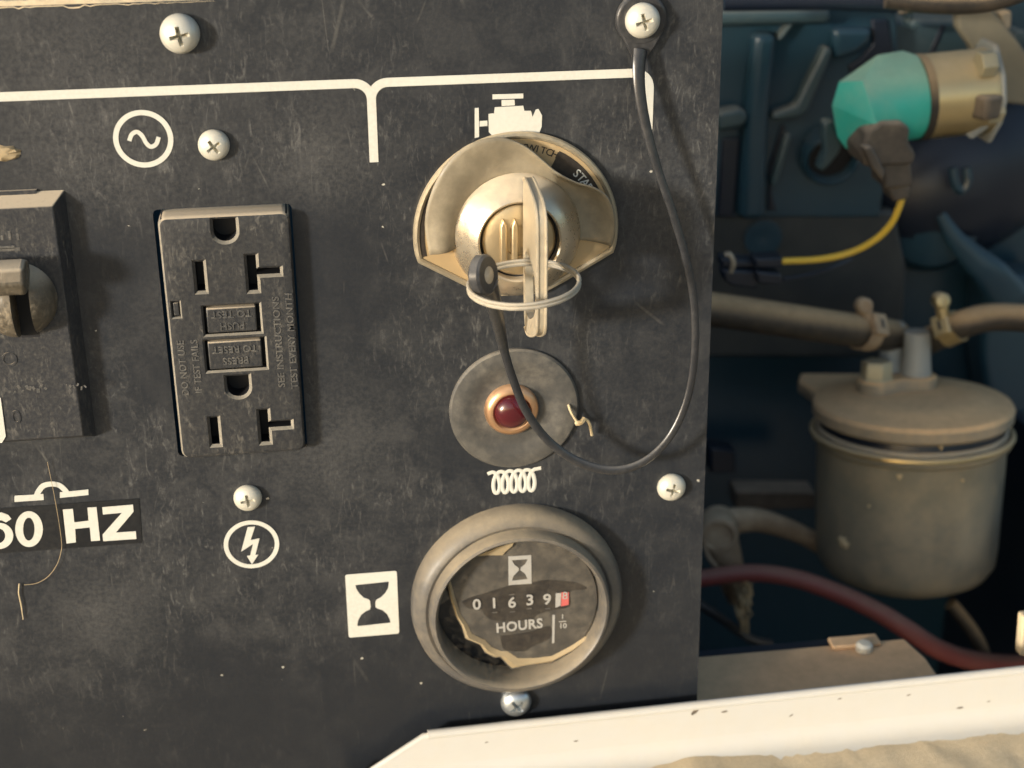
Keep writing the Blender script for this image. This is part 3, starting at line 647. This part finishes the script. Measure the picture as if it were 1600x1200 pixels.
q = P(879.5, 978, WD+.15); text('lettering', '10', q, 2.4, MAT['printd'], dial, th=.1, bold=.06)

# ------------------------------------------------------------------ loose bits on the panel
dt = thing('dried_thread', 'thin pale dried thread hanging across the frequency sticker', 'thread', P(92, 850, .6))
tp = [P(x, y, .9) for x, y in ((74,722),(84,770),(92,815),(96,845),(96,858),(90,880),(76,900),(58,911),(38,914))]
b = MB(); b.tube(smoothpts(tp, 6), .085, 6); b.obj('thread', MAT['torn'], dt)
b = MB(); b.tube([P(x, y, .7) for x, y in ((30,912),(29,926),(33,945),(36,968))], [.22,.2,.2,.12], 6); b.obj('straw_bit', MAT['straw'], dt)
tw = thing('straw_fragment', 'tiny curled straw caught on the right rim of the lamp flange', 'straw', P(908, 655, 2))
b = MB(); b.tube(smoothpts([P(888,632,2), P(892,643,3), P(899,655,3), P(906,662,3.5), P(914,655,3.5), P(921,662,3), P(925,680,2)], 5), .42, 6); b.obj('stem', MAT['straw'], tw)
b = MB(); b.tube(smoothpts([P(900,661,3), P(908,660,4), P(913,653,3.4)], 4), .7, 6); b.obj('husk', MAT['straw'], tw)

# ------------------------------------------------------------------ engine bay behind the panel
DW = -150.0
eb = thing('engine_block', 'dark blue painted ribbed engine block deep behind the panel edge', 'engine', (240,-300,-235))
def slab(name, pts, w, th, m, parent=eb, bevel=1.0, segs=3):
    b = MB(); b.prism(pp(pts, w), w-th, w); return b.obj(name, m, parent, bevel=bevel, segs=segs)
b = MB(); b.prism([(-100,-420),(620,-420),(620,300),(-100,300)], -270, -240); b.obj('crankcase', MAT['engine'], eb)
# pressed sheet with soft raised ribs and recesses
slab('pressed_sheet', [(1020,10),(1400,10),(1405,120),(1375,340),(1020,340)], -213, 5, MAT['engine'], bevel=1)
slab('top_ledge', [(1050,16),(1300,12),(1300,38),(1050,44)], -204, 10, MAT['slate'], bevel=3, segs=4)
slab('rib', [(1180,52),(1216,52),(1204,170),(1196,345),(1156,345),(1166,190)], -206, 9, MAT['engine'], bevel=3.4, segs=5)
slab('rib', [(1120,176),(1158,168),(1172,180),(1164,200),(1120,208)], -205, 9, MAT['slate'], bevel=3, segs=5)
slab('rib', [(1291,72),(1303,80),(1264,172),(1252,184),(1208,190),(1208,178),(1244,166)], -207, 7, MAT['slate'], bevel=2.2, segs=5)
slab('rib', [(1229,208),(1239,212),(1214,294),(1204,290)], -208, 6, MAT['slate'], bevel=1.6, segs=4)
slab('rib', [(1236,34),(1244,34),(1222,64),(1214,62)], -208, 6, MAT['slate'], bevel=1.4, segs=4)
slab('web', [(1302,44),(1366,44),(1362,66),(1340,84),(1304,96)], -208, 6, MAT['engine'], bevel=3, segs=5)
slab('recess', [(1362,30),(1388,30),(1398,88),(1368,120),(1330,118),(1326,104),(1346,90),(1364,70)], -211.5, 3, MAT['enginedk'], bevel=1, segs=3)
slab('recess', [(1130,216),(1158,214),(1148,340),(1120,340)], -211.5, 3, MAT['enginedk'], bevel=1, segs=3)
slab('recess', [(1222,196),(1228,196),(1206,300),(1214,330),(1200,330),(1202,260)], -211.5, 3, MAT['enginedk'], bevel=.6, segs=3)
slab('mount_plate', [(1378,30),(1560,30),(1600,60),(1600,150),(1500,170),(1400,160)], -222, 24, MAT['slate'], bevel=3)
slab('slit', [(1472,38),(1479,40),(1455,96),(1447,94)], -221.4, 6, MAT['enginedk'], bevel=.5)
# round boss with a dark bore
bc = P(1300, 252, -205)
b = MB(); b.lathe([(12.5,-30),(12.2,-3),(11.4,-.6),(10.4,0),(9.4,-1.5),(9.2,-18)], bc, (-.12,-.2,1), n=40, cap1=False); bo = b.obj('boss', MAT['engine'], eb)
b = MB(); b.lathe([(9.6,-5),(.01,-4.9)], bc, (-.12,-.2,1), n=32, cap1=False); b.obj('bore', MAT['black'], bo)
# swelling blue casting on the right of the block and the curved rib below it
b = MB(); c_ = P(1500, 285, -235); b.lathe([(44,-30),(43,-4),(38,8),(28,16),(14,21),(.01,22)], c_, (0,0,1), n=40, cap1=False, fn=lambda t, r, h: 1+.16*math.sin(2*t+.6)); b.obj('gear_cover', MAT['enginedk'], eb)
b = MB(); c_ = P(1455, 340, -228); b.lathe([(26,-30),(25,-2),(20,7),(10,11),(.01,12)], c_, (-.2,.1,1), n=32, cap1=False); b.obj('blue_bulge', MAT['engine'], eb)
b = MB(); b.tube(smoothpts([P(1470,335,-214), P(1492,372,-212), P(1520,402,-210), P(1550,430,-208), P(1580,470,-208)], 5), [2.2+i*.34 for i in range(21)], 12, flat=.35, nrm=(0,0,1)); b.obj('rib', MAT['engine'], eb)
b = MB(); b.tube(smoothpts([P(1488,262,-204), P(1492,286,-203), P(1502,298,-203), P(1512,284,-203), P(1510,262,-204)], 5), 2.0, 8); b.obj('lug', MAT['engine'], eb)
# grey lower plate with a round hole
b = MB(); b.prism(pp([(1050,330),(1150,330),(1270,320),(1400,330),(1418,420),(1410,560),(1050,560)], -214), -222, -214); b.obj('cover_plate', dusty('cover_plate_grey', (.026,.032,.036), .45, dust=.16, up=.2, dcol=(.16,.15,.12), grain=.12), eb, bevel=2)
c_ = P(1192, 372, -213.6); b = MB(); b.lathe([(8.2,-.8),(8.2,.4),(7.2,.5),(.01,-.4)], c_, n=32, cap1=False); b.obj('plug', MAT['engine'], eb)
slab('side_web', [(1540,430),(1640,430),(1640,640),(1550,660),(1535,560)], -215, 20, MAT['engine'], bevel=3)
for px, py, r_ in ((1430,38,2.0),(1592,60,3.0),(1420,22,1.6)):
    c_ = P(px, py, -205); b = MB(); b.lathe([(r_*1.2,-9),(r_*1.2,0),(r_,1.2),(.01,1.4)], c_, n=6, cap1=False); b.obj('bolt_head', MAT['slate'], eb, bevel=.3)
# floor of the bay and its dark side
b = MB(); b.box((250,-330,-130),(760,8,260)); fo_ = b.obj('bay_floor', MAT['enginedk']); fo_['kind'] = 'structure'
b = MB(); b.prism([(-260,-330),(-34,-330),(-34,-136),(-38,-136),(-260,-146)], 330, 334, (0,0,0), (Vector((0,0,1)), Vector((0,1,0)), Vector((1,0,0))))
b.prism([(-268,-330),(-5,-330),(-5,84),(-268,84)], -146, -142, (0,0,0), (Vector((0,0,1)), Vector((0,1,0)), Vector((1,0,0))))  # unseen left wall added to keep sun out of the bay
bw_ = b.obj('bay_wall_sun_block', MAT['enginedk']); bw_['kind'] = 'structure'
# low dark lumps seen between filter and panel edge
slab('lower_bracket', [(1150,768),(1275,770),(1275,795),(1150,798)], -200, 12, MAT['conn'], bevel=1)
slab('lower_bracket', [(1110,700),(1150,705),(1150,740),(1110,740)], -205, 10, MAT['enginedk'], bevel=1)

mani = thing('intake_pipe', 'dark pipe running across the top edge above the teal sender', 'pipe', P(1500,-10,-120))
b = MB(); b.tube(smoothpts([P(1385,-6,-125), P(1450,2,-122), P(1530,2,-120), P(1590,-14,-118), P(1640,-40,-116)], 5), 4.2, 14); b.obj('pipe_wall', MAT['hose'], mani)
b = MB(); b.tube([P(1130,-4,-170), P(1300,-6,-165), P(1420,-2,-160)], 5.0, 12); b.obj('wire_loom', MAT['enginedk'], mani)
b = MB(); c_ = P(1424,6,-150); b.box(c_, (7,6,8), frame((.3,.4,1))); b.obj('clip', MAT['conn'], mani, bevel=.8)
br = thing('support_strap', 'slanted brown dusty metal strap beside the gold cylinder', 'bracket', P(1550,60,-190))
slab('strap_bar', [(1495,8),(1545,8),(1588,60),(1620,105),(1650,170),(1560,160),(1535,110),(1515,70),(1498,45)], -196, 6, MAT['strapm'], br, bevel=1.2)
slab('strap_edge', [(1560,20),(1582,18),(1580,45),(1572,48)], -198, 6, MAT['filthead'], br, bevel=1)

# ------------------------------------------------------------------ teal sender with gold body
sol = thing('fuel_solenoid', 'teal capped fuel solenoid with gold zinc cylinder mounted on the engine', 'solenoid', P(1440,150,DW))
A0 = P(1438, 152, DW); A1 = P(1536, 142, DW); axs = (A1-A0).normalized()
b = MB(); L_ = (A1-A0).length
b.lathe([(15.0,-1),(15.6,.5),(15.6,L_-2.5),(15.9,L_-1.6),(15.9,L_)], A0, axs, n=48); b.obj('cylinder', MAT['gold'], sol)
b = MB(); b.lathe([(15.9,-2.2),(15.9,.8)], A0, axs, n=48); b.obj('seal', MAT['hose'], sol)
x_, y_, z_ = frame(axs)
def ell(a, bb, n=28): return [(a*math.cos(2*math.pi*i/n), bb*math.sin(2*math.pi*i/n)) for i in range(n)]
fl = [(-6,-18.5),(6,-18.5),(14,-9),(16.5,0),(14,9),(6,18.5),(-6,18.5),(-14,9),(-16.5,0),(-14,-9)]
b = MB(); b.prism(fl, L_, L_+2.2, A0, (x_, y_, z_)); b.obj('mounting_flange', MAT['cap'], sol, bevel=.8)
for sy_, dpx in ((1, (1541,100)), (-1, (1552,172))):
    c_ = P(dpx[0], dpx[1], DW+12); b = MB(); b.lathe([(5,-3),(5,2.2),(4.2,3.2),(.01,3.4)], c_, axs, n=6, cap1=False); b.obj('bolt', MAT['brassb'], sol, bevel=.4)
c_ = P(1541,166,DW+15); b = MB(); b.box(c_, (9,9,8), frame((.5,0,1))); b.obj('bracket_tab', MAT['conn'], sol, bevel=1.5)
b = MB(); c_ = P(1515,212,DW+8); b.tube([c_, P(1530,196,DW+10), P(1556,178,DW+12)], [2.0,3.0,3.2], 10, flat=.6); b.obj('flange_tab', MAT['cap'], sol)
# faceted teal cap: hull of its corner points and the round seam
pts_ = [((1300,165),2),((1311,128),2),((1308,213),3),((1322,232),5),((1344,232),11),((1348,126),10),((1371,196),21),((1371,86),0),((1411,79),-1),((1300,165),-14),((1311,128),-14),((1308,213),-10),((1322,232),-6),((1344,230),-4),((1371,86),-14),((1411,79),-14)]
hp = [P(x, y, DW+d) for (x, y), d in pts_] + [A0+(x_*math.cos(t)+y_*math.sin(t))*15.0 for t in [2*math.pi*i/72 for i in range(72)]]
bm = bmesh.new()
for p in hp: bm.verts.new(W(p)-W(LOC[sol.name]))
r = bmesh.ops.convex_hull(bm, input=bm.verts[:]); bmesh.ops.delete(bm, geom=[g_ for g_ in r['geom_interior'] if isinstance(g_, bmesh.types.BMVert)], context='VERTS')
bmesh.ops.dissolve_limit(bm, angle_limit=R(3), verts=bm.verts[:], edges=bm.edges[:]); bmesh.ops.recalc_face_normals(bm, faces=bm.faces[:])
me = bpy.data.meshes.new('teal_cap'); bm.to_mesh(me); bm.free(); me.shade_smooth(); me.set_sharp_from_angle(angle=R(24))
tc = link('teal_cap', me, MAT['teal'], sol, bevel=3.0, segs=5); tc.modifiers['bevel'].angle_limit = R(20)
# locking lever left of the cap
b = MB(); b.prism(pp([(1288,190),(1303,188),(1318,226),(1312,240),(1298,258),(1286,270),(1278,264),(1290,236),(1286,212)], DW-6), DW-12, DW-6); b.obj('lever', MAT['slate'], sol, bevel=1.2)
# plug of the sender
cn = thing('wire_plug', 'dusty brown plug hanging under the teal cap with a yellow wire', 'connector', P(1390,250,DW+2))
b = MB(); b.prism(pp([(1356,206),(1378,190),(1410,190),(1424,202),(1420,222),(1432,240),(1428,258),(1352,262),(1345,238)], DW+22), DW+4, DW+22); b.obj('plug_body', MAT['conn'], cn, bevel=1.4)
b = MB(); b.prism(pp([(1350,232),(1362,228),(1384,268),(1380,284),(1362,262)], DW+25), DW+19, DW+25); b.obj('latch', MAT['conn'], cn, bevel=.8)
b = MB(); b.prism(pp([(1378,256),(1424,250),(1428,292),(1382,296)], DW+20), DW+6, DW+20); b.obj('plug_neck', MAT['conn'], cn, bevel=1.2)
b = MB(); b.prism(pp([(1388,294),(1424,292),(1420,312),(1396,316)], DW+17), DW+7, DW+17); b.obj('wire_seal', MAT['conn'], cn, bevel=1.2)
b = MB(); b.tube(smoothpts([P(1410,308,DW+11), P(1404,326,DW+11), P(1392,350,DW+9), P(1368,374,DW+6), P(1330,394,DW+2), P(1280,405,DW), P(1222,408,DW-2)], 7), 1.25, 10); b.obj('yellow_wire', MAT['yellow'], cn)
c2 = thing('bullet_connector', 'pair of black plastic wire connectors just right of the panel edge', 'connector', P(1170,425,DW-4))
for pts_, dw in (([(1128,404),(1182,408),(1182,420),(1128,420)], -4), ([(1180,404),(1224,402),(1222,420),(1180,420)], 0), ([(1130,422),(1184,424),(1184,452),(1145,448),(1132,440)], -2), ([(1182,424),(1222,428),(1224,446),(1184,444)], 1)):
    b = MB(); b.prism(pp(pts_, DW+dw), DW+dw-8, DW+dw); b.obj('shell', MAT['enginedk'], c2, bevel=1.0)
b = MB(); b.tube(smoothpts([P(1134,398,DW+3), P(1141,398,DW+4), P(1146,412,DW+3), P(1142,424,DW+1)], 4), 1.0, 8); b.obj('terminal', MAT['steel'], c2)
b = MB(); b.tube(smoothpts([P(1224,436,DW-1), P(1260,430,DW-3), P(1300,418,DW-6), P(1330,404,DW-14)], 4), .8, 8); b.obj('thin_wire', MAT['enginedk'], c2)

# ------------------------------------------------------------------ fuel filter
FC = Vector((259.2, 0, -150.0)); VL = -106.5
ff = thing('fuel_filter', 'dusty grey olive fuel filter canister hanging under a round tan head', 'fuel filter', (FC[0],VL,FC[2]))
ff.rotation_euler = (R(-8.5), 0, 0); ff.scale = (.935, .935, 1)
Y = (0,1,0)
b = MB(); b.lathe([(37.5,VL-9.4),(40.8,VL-8.4),(42.4,VL-7.0),(42.6,VL-3.2),(41.6,VL-1.6),(38,VL-.6),(31,VL+.2),(29.5,VL+.9),(20,VL+1.2),(.01,VL+1.3)], (FC[0],0,FC[2]), Y, n=96, cap0=False, cap1=False)
hd = b.obj('filter_head', MAT['filthead'], ff)
b = MB(); b.lathe([(38.6,VL-18),(38.8,VL-14),(38.6,VL-11),(38.0,VL-8)], (FC[0],0,FC[2]), Y, n=80, cap0=False, cap1=False); b.obj('gasket', MAT['enginedk'], ff)
b = MB(); b.lathe([(.01,-185),(20,-184.4),(29,-183),(35.5,-179.5),(38.6,-175),(39.3,-168),(39.7,-150),(40.2,VL-21),(40.4,VL-19),(42.2,VL-17.4),(42.9,VL-15.6),(42.5,VL-13.9),(41.4,VL-13.4),(40.6,VL-14.4),(40.4,VL-18)], (FC[0],0,FC[2]), Y, n=96, cap0=False, cap1=False)
cn_ = b.obj('canister', MAT['filt'], ff)
b = MB(); b.tube([(FC[0]+42.4*math.cos(a), VL-14.4, FC[2]+42.4*math.sin(a)) for a in [2*math.pi*i/96 for i in range(96)]], 1.15, 10, close=True); b.obj('bright_rim', MAT['gold'], cn_)
b = MB(); b.lathe([(40.3,VL-18),(40.5,VL-12.4),(39.4,VL-11.6)], (FC[0],0,FC[2]), Y, n=80, cap0=False, cap1=False); b.obj('metal_band', MAT['steel'], cn_)
for px, py, s_ in ((1398,762,1.3),(1401,741,.9),(1396,748,.7),(1470,722,.9),(1297,843,2.2),(1303,850,1.6),(1345,800,.6),(1502,770,.7)):  # the two largest flecks paint the highlight of a small tab
    d = ray(px, py); a_ = Vector((EYE[0]-FC[0], EYE[2]-FC[2])); e_ = Vector((d[0], d[2]))
    qa = e_.dot(e_); qb = a_.dot(e_); qc = a_.dot(a_)-40.0**2; t = (-qb-math.sqrt(max(0, qb*qb-qa*qc)))/qa; q = EYE+d*t
    b = MB(); nn = Vector((q[0]-FC[0], 0, q[2]-FC[2])).normalized(); b.lathe([(s_,-1),(s_*.8,.5),(s_*.3,.9),(.01,1)], q, nn, n=9, cap1=False, fn=lambda t_, r, h: 1+.35*math.sin(3*t_)); b.obj('dirt_glint_fleck', MAT['straw'], cn_)
# kidney pad, bolt, union caps
qb = PV(1365, 606, VL+1); qc = PV(1431, 596, VL+1)
pad = []
cb_ = Vector((qb[0], qb[2])); cc_ = Vector((qc[0], qc[2])); dv_ = (cc_-cb_).normalized(); pn = Vector((-dv_.y, dv_.x))
a0 = math.atan2(pn.y, pn.x)
pad += [cb_+Vector((math.cos(a0+math.pi*i/10), math.sin(a0+math.pi*i/10)))*8.2 for i in range(11)]
pad += [cb_.lerp(cc_, .45)-pn*5.6]
pad += [cc_+Vector((math.cos(a0+math.pi+math.pi*i/10), math.sin(a0+math.pi+math.pi*i/10)))*9.2 for i in range(11)]
pad += [cb_.lerp(cc_, .45)+pn*5.6]
pm = (cb_+cc_)/2
b = MB(); b.loft([[Vector((p[0], VL-1, p[1])) for p in pad], [Vector((p[0], VL+5.2, p[1])) for p in pad], [Vector((q[0], VL+6.2, q[1])) for q in [(p-pm)*.93+pm for p in pad]]])
b.obj('raised_pad', MAT['filthead'], ff)
b = MB(); b.lathe([(7.4,0),(7.4,1.2),(6.9,1.6)], (qb[0],VL+5.6,qb[2]), Y, n=6); b.lathe([(6.8,0),(6.8,6.2),(6.2,7.2)], (qb[0],VL+6.6,qb[2]), Y, n=6); b.obj('hex_bolt', MAT['brassb'], ff, bevel=.4)
b = MB(); b.lathe([(6.7,0),(6.3,4),(5.9,9),(5.9,15),(6.1,17.4),(5.6,18.2),(.01,18.3)], (qc[0],VL+6,qc[2]), Y, n=36, cap1=False); b.obj('union_cap', MAT['cap'], ff)
qd = qc+Vector((-8.2,0,-9)); b = MB(); b.lathe([(7.4,-2),(6.4,5),(5.2,10),(5.2,22.5),(5.5,24.5),(5.0,25.3),(.01,25.4)], (qd[0],VL+1,qd[2]), Y, n=32, cap1=False); b.obj('union_cap', MAT['cap'], ff)
# mounting arm to the engine, top left
q0 = PV(1275,600,VL); q1 = PV(1238,556,VL)
b = MB(); b.loft([[Vector((p[0],y,p[2])) for p in [PV(x,yy,VL-1) for x,yy in ((1292,622),(1392,580),(1345,552),(1240,548),(1236,566))]] for y in (VL-8, VL-2)]); b.obj('mounting_arm', MAT['filthead'], ff, bevel=1.5)
# drain spout tube
b = MB(); b.tube(smoothpts([P(1470,926,-140), P(1486,944,-139), P(1506,970,-138), P(1520,1000,-137), P(1525,1040,-136), P(1527,1080,-136)], 5), 3.1, 12); b.obj('drain_tube', MAT['hose'], ff)

# hoses with clamps
h1 = thing('left_fuel_hose', 'brown dusty rubber hose from behind the panel to the filter head', 'hose', P(1250,500,-150), 'fuel hoses on the filter')
h1.name = 'fuel_hose'; LOC[h1.name] = P(1250,500,-150)
b = MB(); b.tube(smoothpts([P(1020,474,-150), P(1100,482,-150), P(1180,493,-150), P(1260,505,-151), P(1320,514,-156), P(1372,521,-165), P(1400,526,-176)], 5), 6.7, 20); b.obj('hose_wall', MAT['hose'], h1)
h2 = thing('fuel_hose', 'brown dusty rubber hose leaving the filter head towards the right picture edge', 'hose', P(1540,500,-150), 'fuel hoses on the filter')
b = MB(); b.tube(smoothpts([P(1448,534,-172), P(1470,523,-163), P(1487,514,-154), P(1510,504,-150), P(1550,496,-151), P(1600,497,-152), P(1680,502,-152)], 5), 5.6, 20); b.obj('hose_wall', MAT['hose'], h2)
b = MB(); b.tube([P(1440,545,-172), P(1462,530,-167)], 4.4, 14); b.obj('hose_stub', MAT['enginedk'], h2)
def clamp(pc, nxt, r, spx, label, m):
    t = thing('hose_clamp', label, 'hose clamp', pc, 'hose clamps beside the filter caps')
    ax = (nxt-pc).normalized(); b = MB(); b.lathe([(r+.2,-3.6),(r+.9,-3.6),(r+.9,3.6),(r+.2,3.6)], pc, ax, n=32, cap0=False, cap1=False); b.obj('band', m, t)
    tocam = (EYE-pc).normalized(); s_ = (tocam - ax*tocam.dot(ax)).normalized(); up = (Vector((0,1,0))*.5+s_*.9).normalized()
    up = (up-ax*up.dot(ax)).normalized()
    b = MB(); b.box(pc+up*(r+1.6), (9,7.4,2.6), frame(up, ax)); bk = b.obj('buckle', m, t, bevel=.6)
    b = MB(); b.box(pc+up*(r+3.0), (3.6,1.1,.5), frame(up, ax)); b.obj('buckle_slot', MAT['enginedk'], bk)
    q = P(spx[0], spx[1], pc[2]+3); b = MB(); b.lathe([(3.2,-5),(3.2,0),(2.6,1.0),(1.2,1.2),(1.1,.5),(.01,.5)], q, (-.1,.3,1), n=18, cap1=False); b.obj('clamp_screw', m, t)
    b = MB(); b.tube([q+Vector((0,0,-3)), pc+up*(r*.6+1)], 2.6, 8); b.obj('screw_housing', m, t)
clamp(P(1350,518,-160), P(1380,522,-165), 6.7, (1352,478), 'dusty brown hose clamp on the left hose of the fuel filter', MAT['fitting'])
clamp(P(1487,514,-154), P(1510,504,-150), 5.6, (1473,470), 'brass coloured hose clamp with bright buckle on the right hose', MAT['gold'])

# ------------------------------------------------------------------ lower clutter
rh = thing('red_hose', 'dull red rubber hose sagging below the filter past the end of the brown rail', 'hose', P(1300,920,-120))
hp_ = smoothpts([P(1050,908,-130), P(1100,903,-128), P(1170,895,-125), P(1240,903,-120), P(1310,927,-114), P(1370,955,-106), P(1418,984,-100), P(1465,1014,-100), P(1520,1032,-108), P(1590,1038,-122), P(1680,1034,-135)], 6)
b = MB(); b.tube(hp_, [3.3+.9*k/len(hp_) for k in range(len(hp_))], 16); b.obj('hose_wall', MAT['redhose'], rh)
el = thing('pipe_elbow', 'dusty brown pipe elbow with round end beside the panel edge', 'pipe fitting', P(1130,835,-150))
c_ = P(1124, 838, -138); b = MB(); b.lathe([(8.0,-16),(8.0,-2),(7.4,0),(5.9,.4),(5.4,-1.0),(.01,-1.2)], c_, (-.25,.2,1), n=28, cap1=False); b.obj('round_end', MAT['fitting'], el)
b = MB(); b.tube(smoothpts([P(1135,815,-152), P(1180,812,-156), P(1225,824,-158), P(1262,840,-160), P(1300,862,-162)], 5), [5.5,5.5,5.4,5.3,5.2,5,4.9,4.8,4.6,4.5,4.4,4.3,4.2,4.1,4,4,4,4,4,4,4], 14); b.obj('side_pipe', MAT['fitting'], el)
b = MB(); b.tube(smoothpts([P(1128,845,-142), P(1138,880,-140), P(1146,915,-140), P(1148,940,-140)], 4), [7,6.8,6.6,6.4,6.2,6,5.8,5.6,5.2,4.8,4.2,3.4,2.8], 14, flat=.8); b.obj('rubber_boot', MAT['fitting'], el)
b = MB(); b.tube(smoothpts([P(1100,842,-136), P(1106,868,-134), P(1124,892,-132), P(1140,910,-132)], 4), .9, 8); b.obj('clip_wire', MAT['fitting'], el)
sb = thing('straw_tuft', 'torn tuft of dry straw stuck under the pipe elbow', 'straw', P(1160,960,-128))
rs = random.Random(9)
for k in range(16):
    x0 = 1160+rs.uniform(-14,6); y0 = 896+rs.uniform(0,50); x1 = 1166+rs.uniform(-12,10); y1 = y0+rs.uniform(28,52)
    b = MB(); b.tube(smoothpts([P(x0,y0,-130+rs.uniform(-4,4)), P((x0+x1)/2+rs.uniform(-7,8),(y0+y1)/2,-127+rs.uniform(-4,4)), P(x1,y1,-129+rs.uniform(-4,4))], 4), [rs.uniform(.5,1.3)]*9, 5, flat=.5); b.obj('stalk', MAT['straw'] if k % 2 else MAT['torn'], sb)
for k in range(5):
    y0 = 900+k*17; b = MB(); b.tube([P(1166,y0,-128), P(1174+rs.uniform(0,4),y0-4+rs.uniform(-6,3),-126)], [.7,.2], 5); b.obj('stalk', MAT['straw'], sb)
bwv = thing('black_cable', 'black cable dipping below the straw tuft near the panel edge', 'cable', P(1130,970,-135))
b = MB(); b.tube(smoothpts([P(1050,920,-140), P(1095,946,-138), P(1125,965,-136), P(1152,985,-134), P(1176,1000,-134), P(1204,1006,-136)], 5), [1.9]*26, 10); b.obj('cable_sheath', MAT['rubber'], bwv)

# brown base rail with a clip screw
rl = thing('base_rail', 'flat brown dusty base rail below the fuel filter behind the white sill', 'rail', (220,-150,-20))
b = MB(); b.prism([(131.5,4.0),(PV(1478,1075,-140.2)[0],4.0),(PV(1462,1050,-140.2)[0],PV(1462,1050,-140.2)[2]),(PV(1447,1028,-140.2)[0],PV(1447,1028,-140.2)[2]),(PV(1408,990,-140.2)[0],-33),(60,-33),(60,-3),(131.5,-3)], -146, -140.2, (0,0,0), (Vector((1,0,0)), Vector((0,0,1)), Vector((0,1,0)))); b.obj('rail_top', MAT['rail'], rl, bevel=.8)
b = MB(); b.prism([(-420,-38),(205,-38),(205,-33.2),(-420,-33.2)], -330, -141.5, (0,0,0), (Vector((1,0,0)), Vector((0,0,1)), Vector((0,1,0)))); b.obj('rail_web_sun_block', MAT['enginedk'], rl)  # unseen left run added to block sun coming under the panel
c_ = PV(1350,1012,-139); b = MB(); b.lathe([(2.8,-1),(2.8,1.2),(2.0,2.0),(.01,2.1)], c_, Y, n=16, cap1=False); b.obj('rail_screw', MAT['zinc'], rl)
b = MB(); c_ = PV(1335,1003,-139.4); b.box(c_, (17,1.6,6), (Vector((1,0,0)), Vector((0,1,0)), Vector((0,0,1)))); b.obj('rail_clip', MAT['rail'], rl, bevel=.5)
post = thing('frame_post', 'narrow tan frame post at the right picture edge above the sill', 'post', P(1604,1000,-10))
b = MB(); b.prism(pp([(1594,1025),(1599,965),(1640,960),(1640,1030)], -12), -16, -12); b.obj('post_face', MAT['dirt'], post, bevel=.5)

# white sill with its upright lip and the dusty tray in front
sl = thing('white_sill', 'white painted metal sill with upright lip and dirt covered tray in front of the panel', 'sill', (150,-142,20))
lo = lambda u: -132.0+(u-45.8)*.0190
b = MB()
lipo = [(45.8,lo(45.8)), (420,lo(420)), (420,-148), (22,-148)]
b.prism(lipo, 4.8, 6.8); b.obj('lip', MAT['white'], sl, bevel=.9, segs=4)
b = MB(); b.tube([(47.4,lo(45.8)-.4,5.8),(420,lo(420)-.4,5.8)], 1.45, 16); b.obj('rolled_edge', MAT['white'], sl)
prof = [(6.7,-142.5),(7.0,-145.0),(8.2,-147.6),(10.6,-149.2),(15,-149.8),(85,-150.2),(85,-151.6),(4.8,-151.6),(4.8,-146)]
b = MB(); b.loft([[Vector((u, v+(u-44.8)*.0188*.6, w)) for w, v in prof] for u in (22, 120, 220, 320, 420)]); b.obj('tray', MAT['white'], sl)
b = MB(); b.box((-80,-150.9,42),(196,2.0,84)); b.obj('tray_end', MAT['dirt'], sl)
# drifted dirt with a ragged edge
from mathutils import noise as mn
d0_ = PV(1600,1134,-149.3); d1_ = PV(1010,1182,-149.3)
PK = PV(1095,1175,-149)[0]; DS = lambda u: d1_[2]+(u-d1_[0])*(d0_[2]-d1_[2])/(d0_[0]-d1_[0])
b = MB(); nu, nw = 200, 22; rows = []
for j in range(nw+1):
    row = []
    for i in range(nu+1):
        u = 20+i*2.0; s_ = j/nw
        base = -149.75+(u-44.8)*.0113
        start = DS(u) + 1.6*mn.noise((u*.05,0,0)) + 1.3*mn.noise((u*.3,7,0)) - 2.6*math.exp(-((u-PK)/11)**2)
        w = start + s_*(85-start)
        h = (1-math.exp(-s_*9))*(1.1+.9*mn.noise((u*.09, w*.09, 3))+.5*mn.noise((u*.5, w*.5, 5))+1.8*math.exp(-((u-PK)/13)**2)) - .25
        row.append(Vector((u, base+h, w)))
    rows.append(row)
b.loft(rows, False); dr = b.obj('dirt_drift', MAT['dirt'], sl)

# chips and stains on the lip of the sill
rc = random.Random(21)
for px, py, a, l in ((1086,1112,.9,2.4),(1132,1112,.1,1.3),(1312,1092,.3,.8),(760,1160,.2,.7),(1420,1086,.2,.9),(1236,1118,.6,.8),(1500,1106,.1,1.3),(1545,1096,.3,.7),(900,1158,.1,.9)):
    q = P(px, py, 6.83); pts = [(q[0]+l*(.6+.5*rc.random())*math.cos(t)*math.cos(a)-.28*l*math.sin(t)*math.sin(a), q[1]+l*(.6+.5*rc.random())*math.cos(t)*math.sin(a)+.28*l*math.sin(t)*math.cos(a)) for t in [2*math.pi*i/11 for i in range(11)]]
    flat('paint_chip', [pts], 6.84, .04, MAT['conn'], sl)
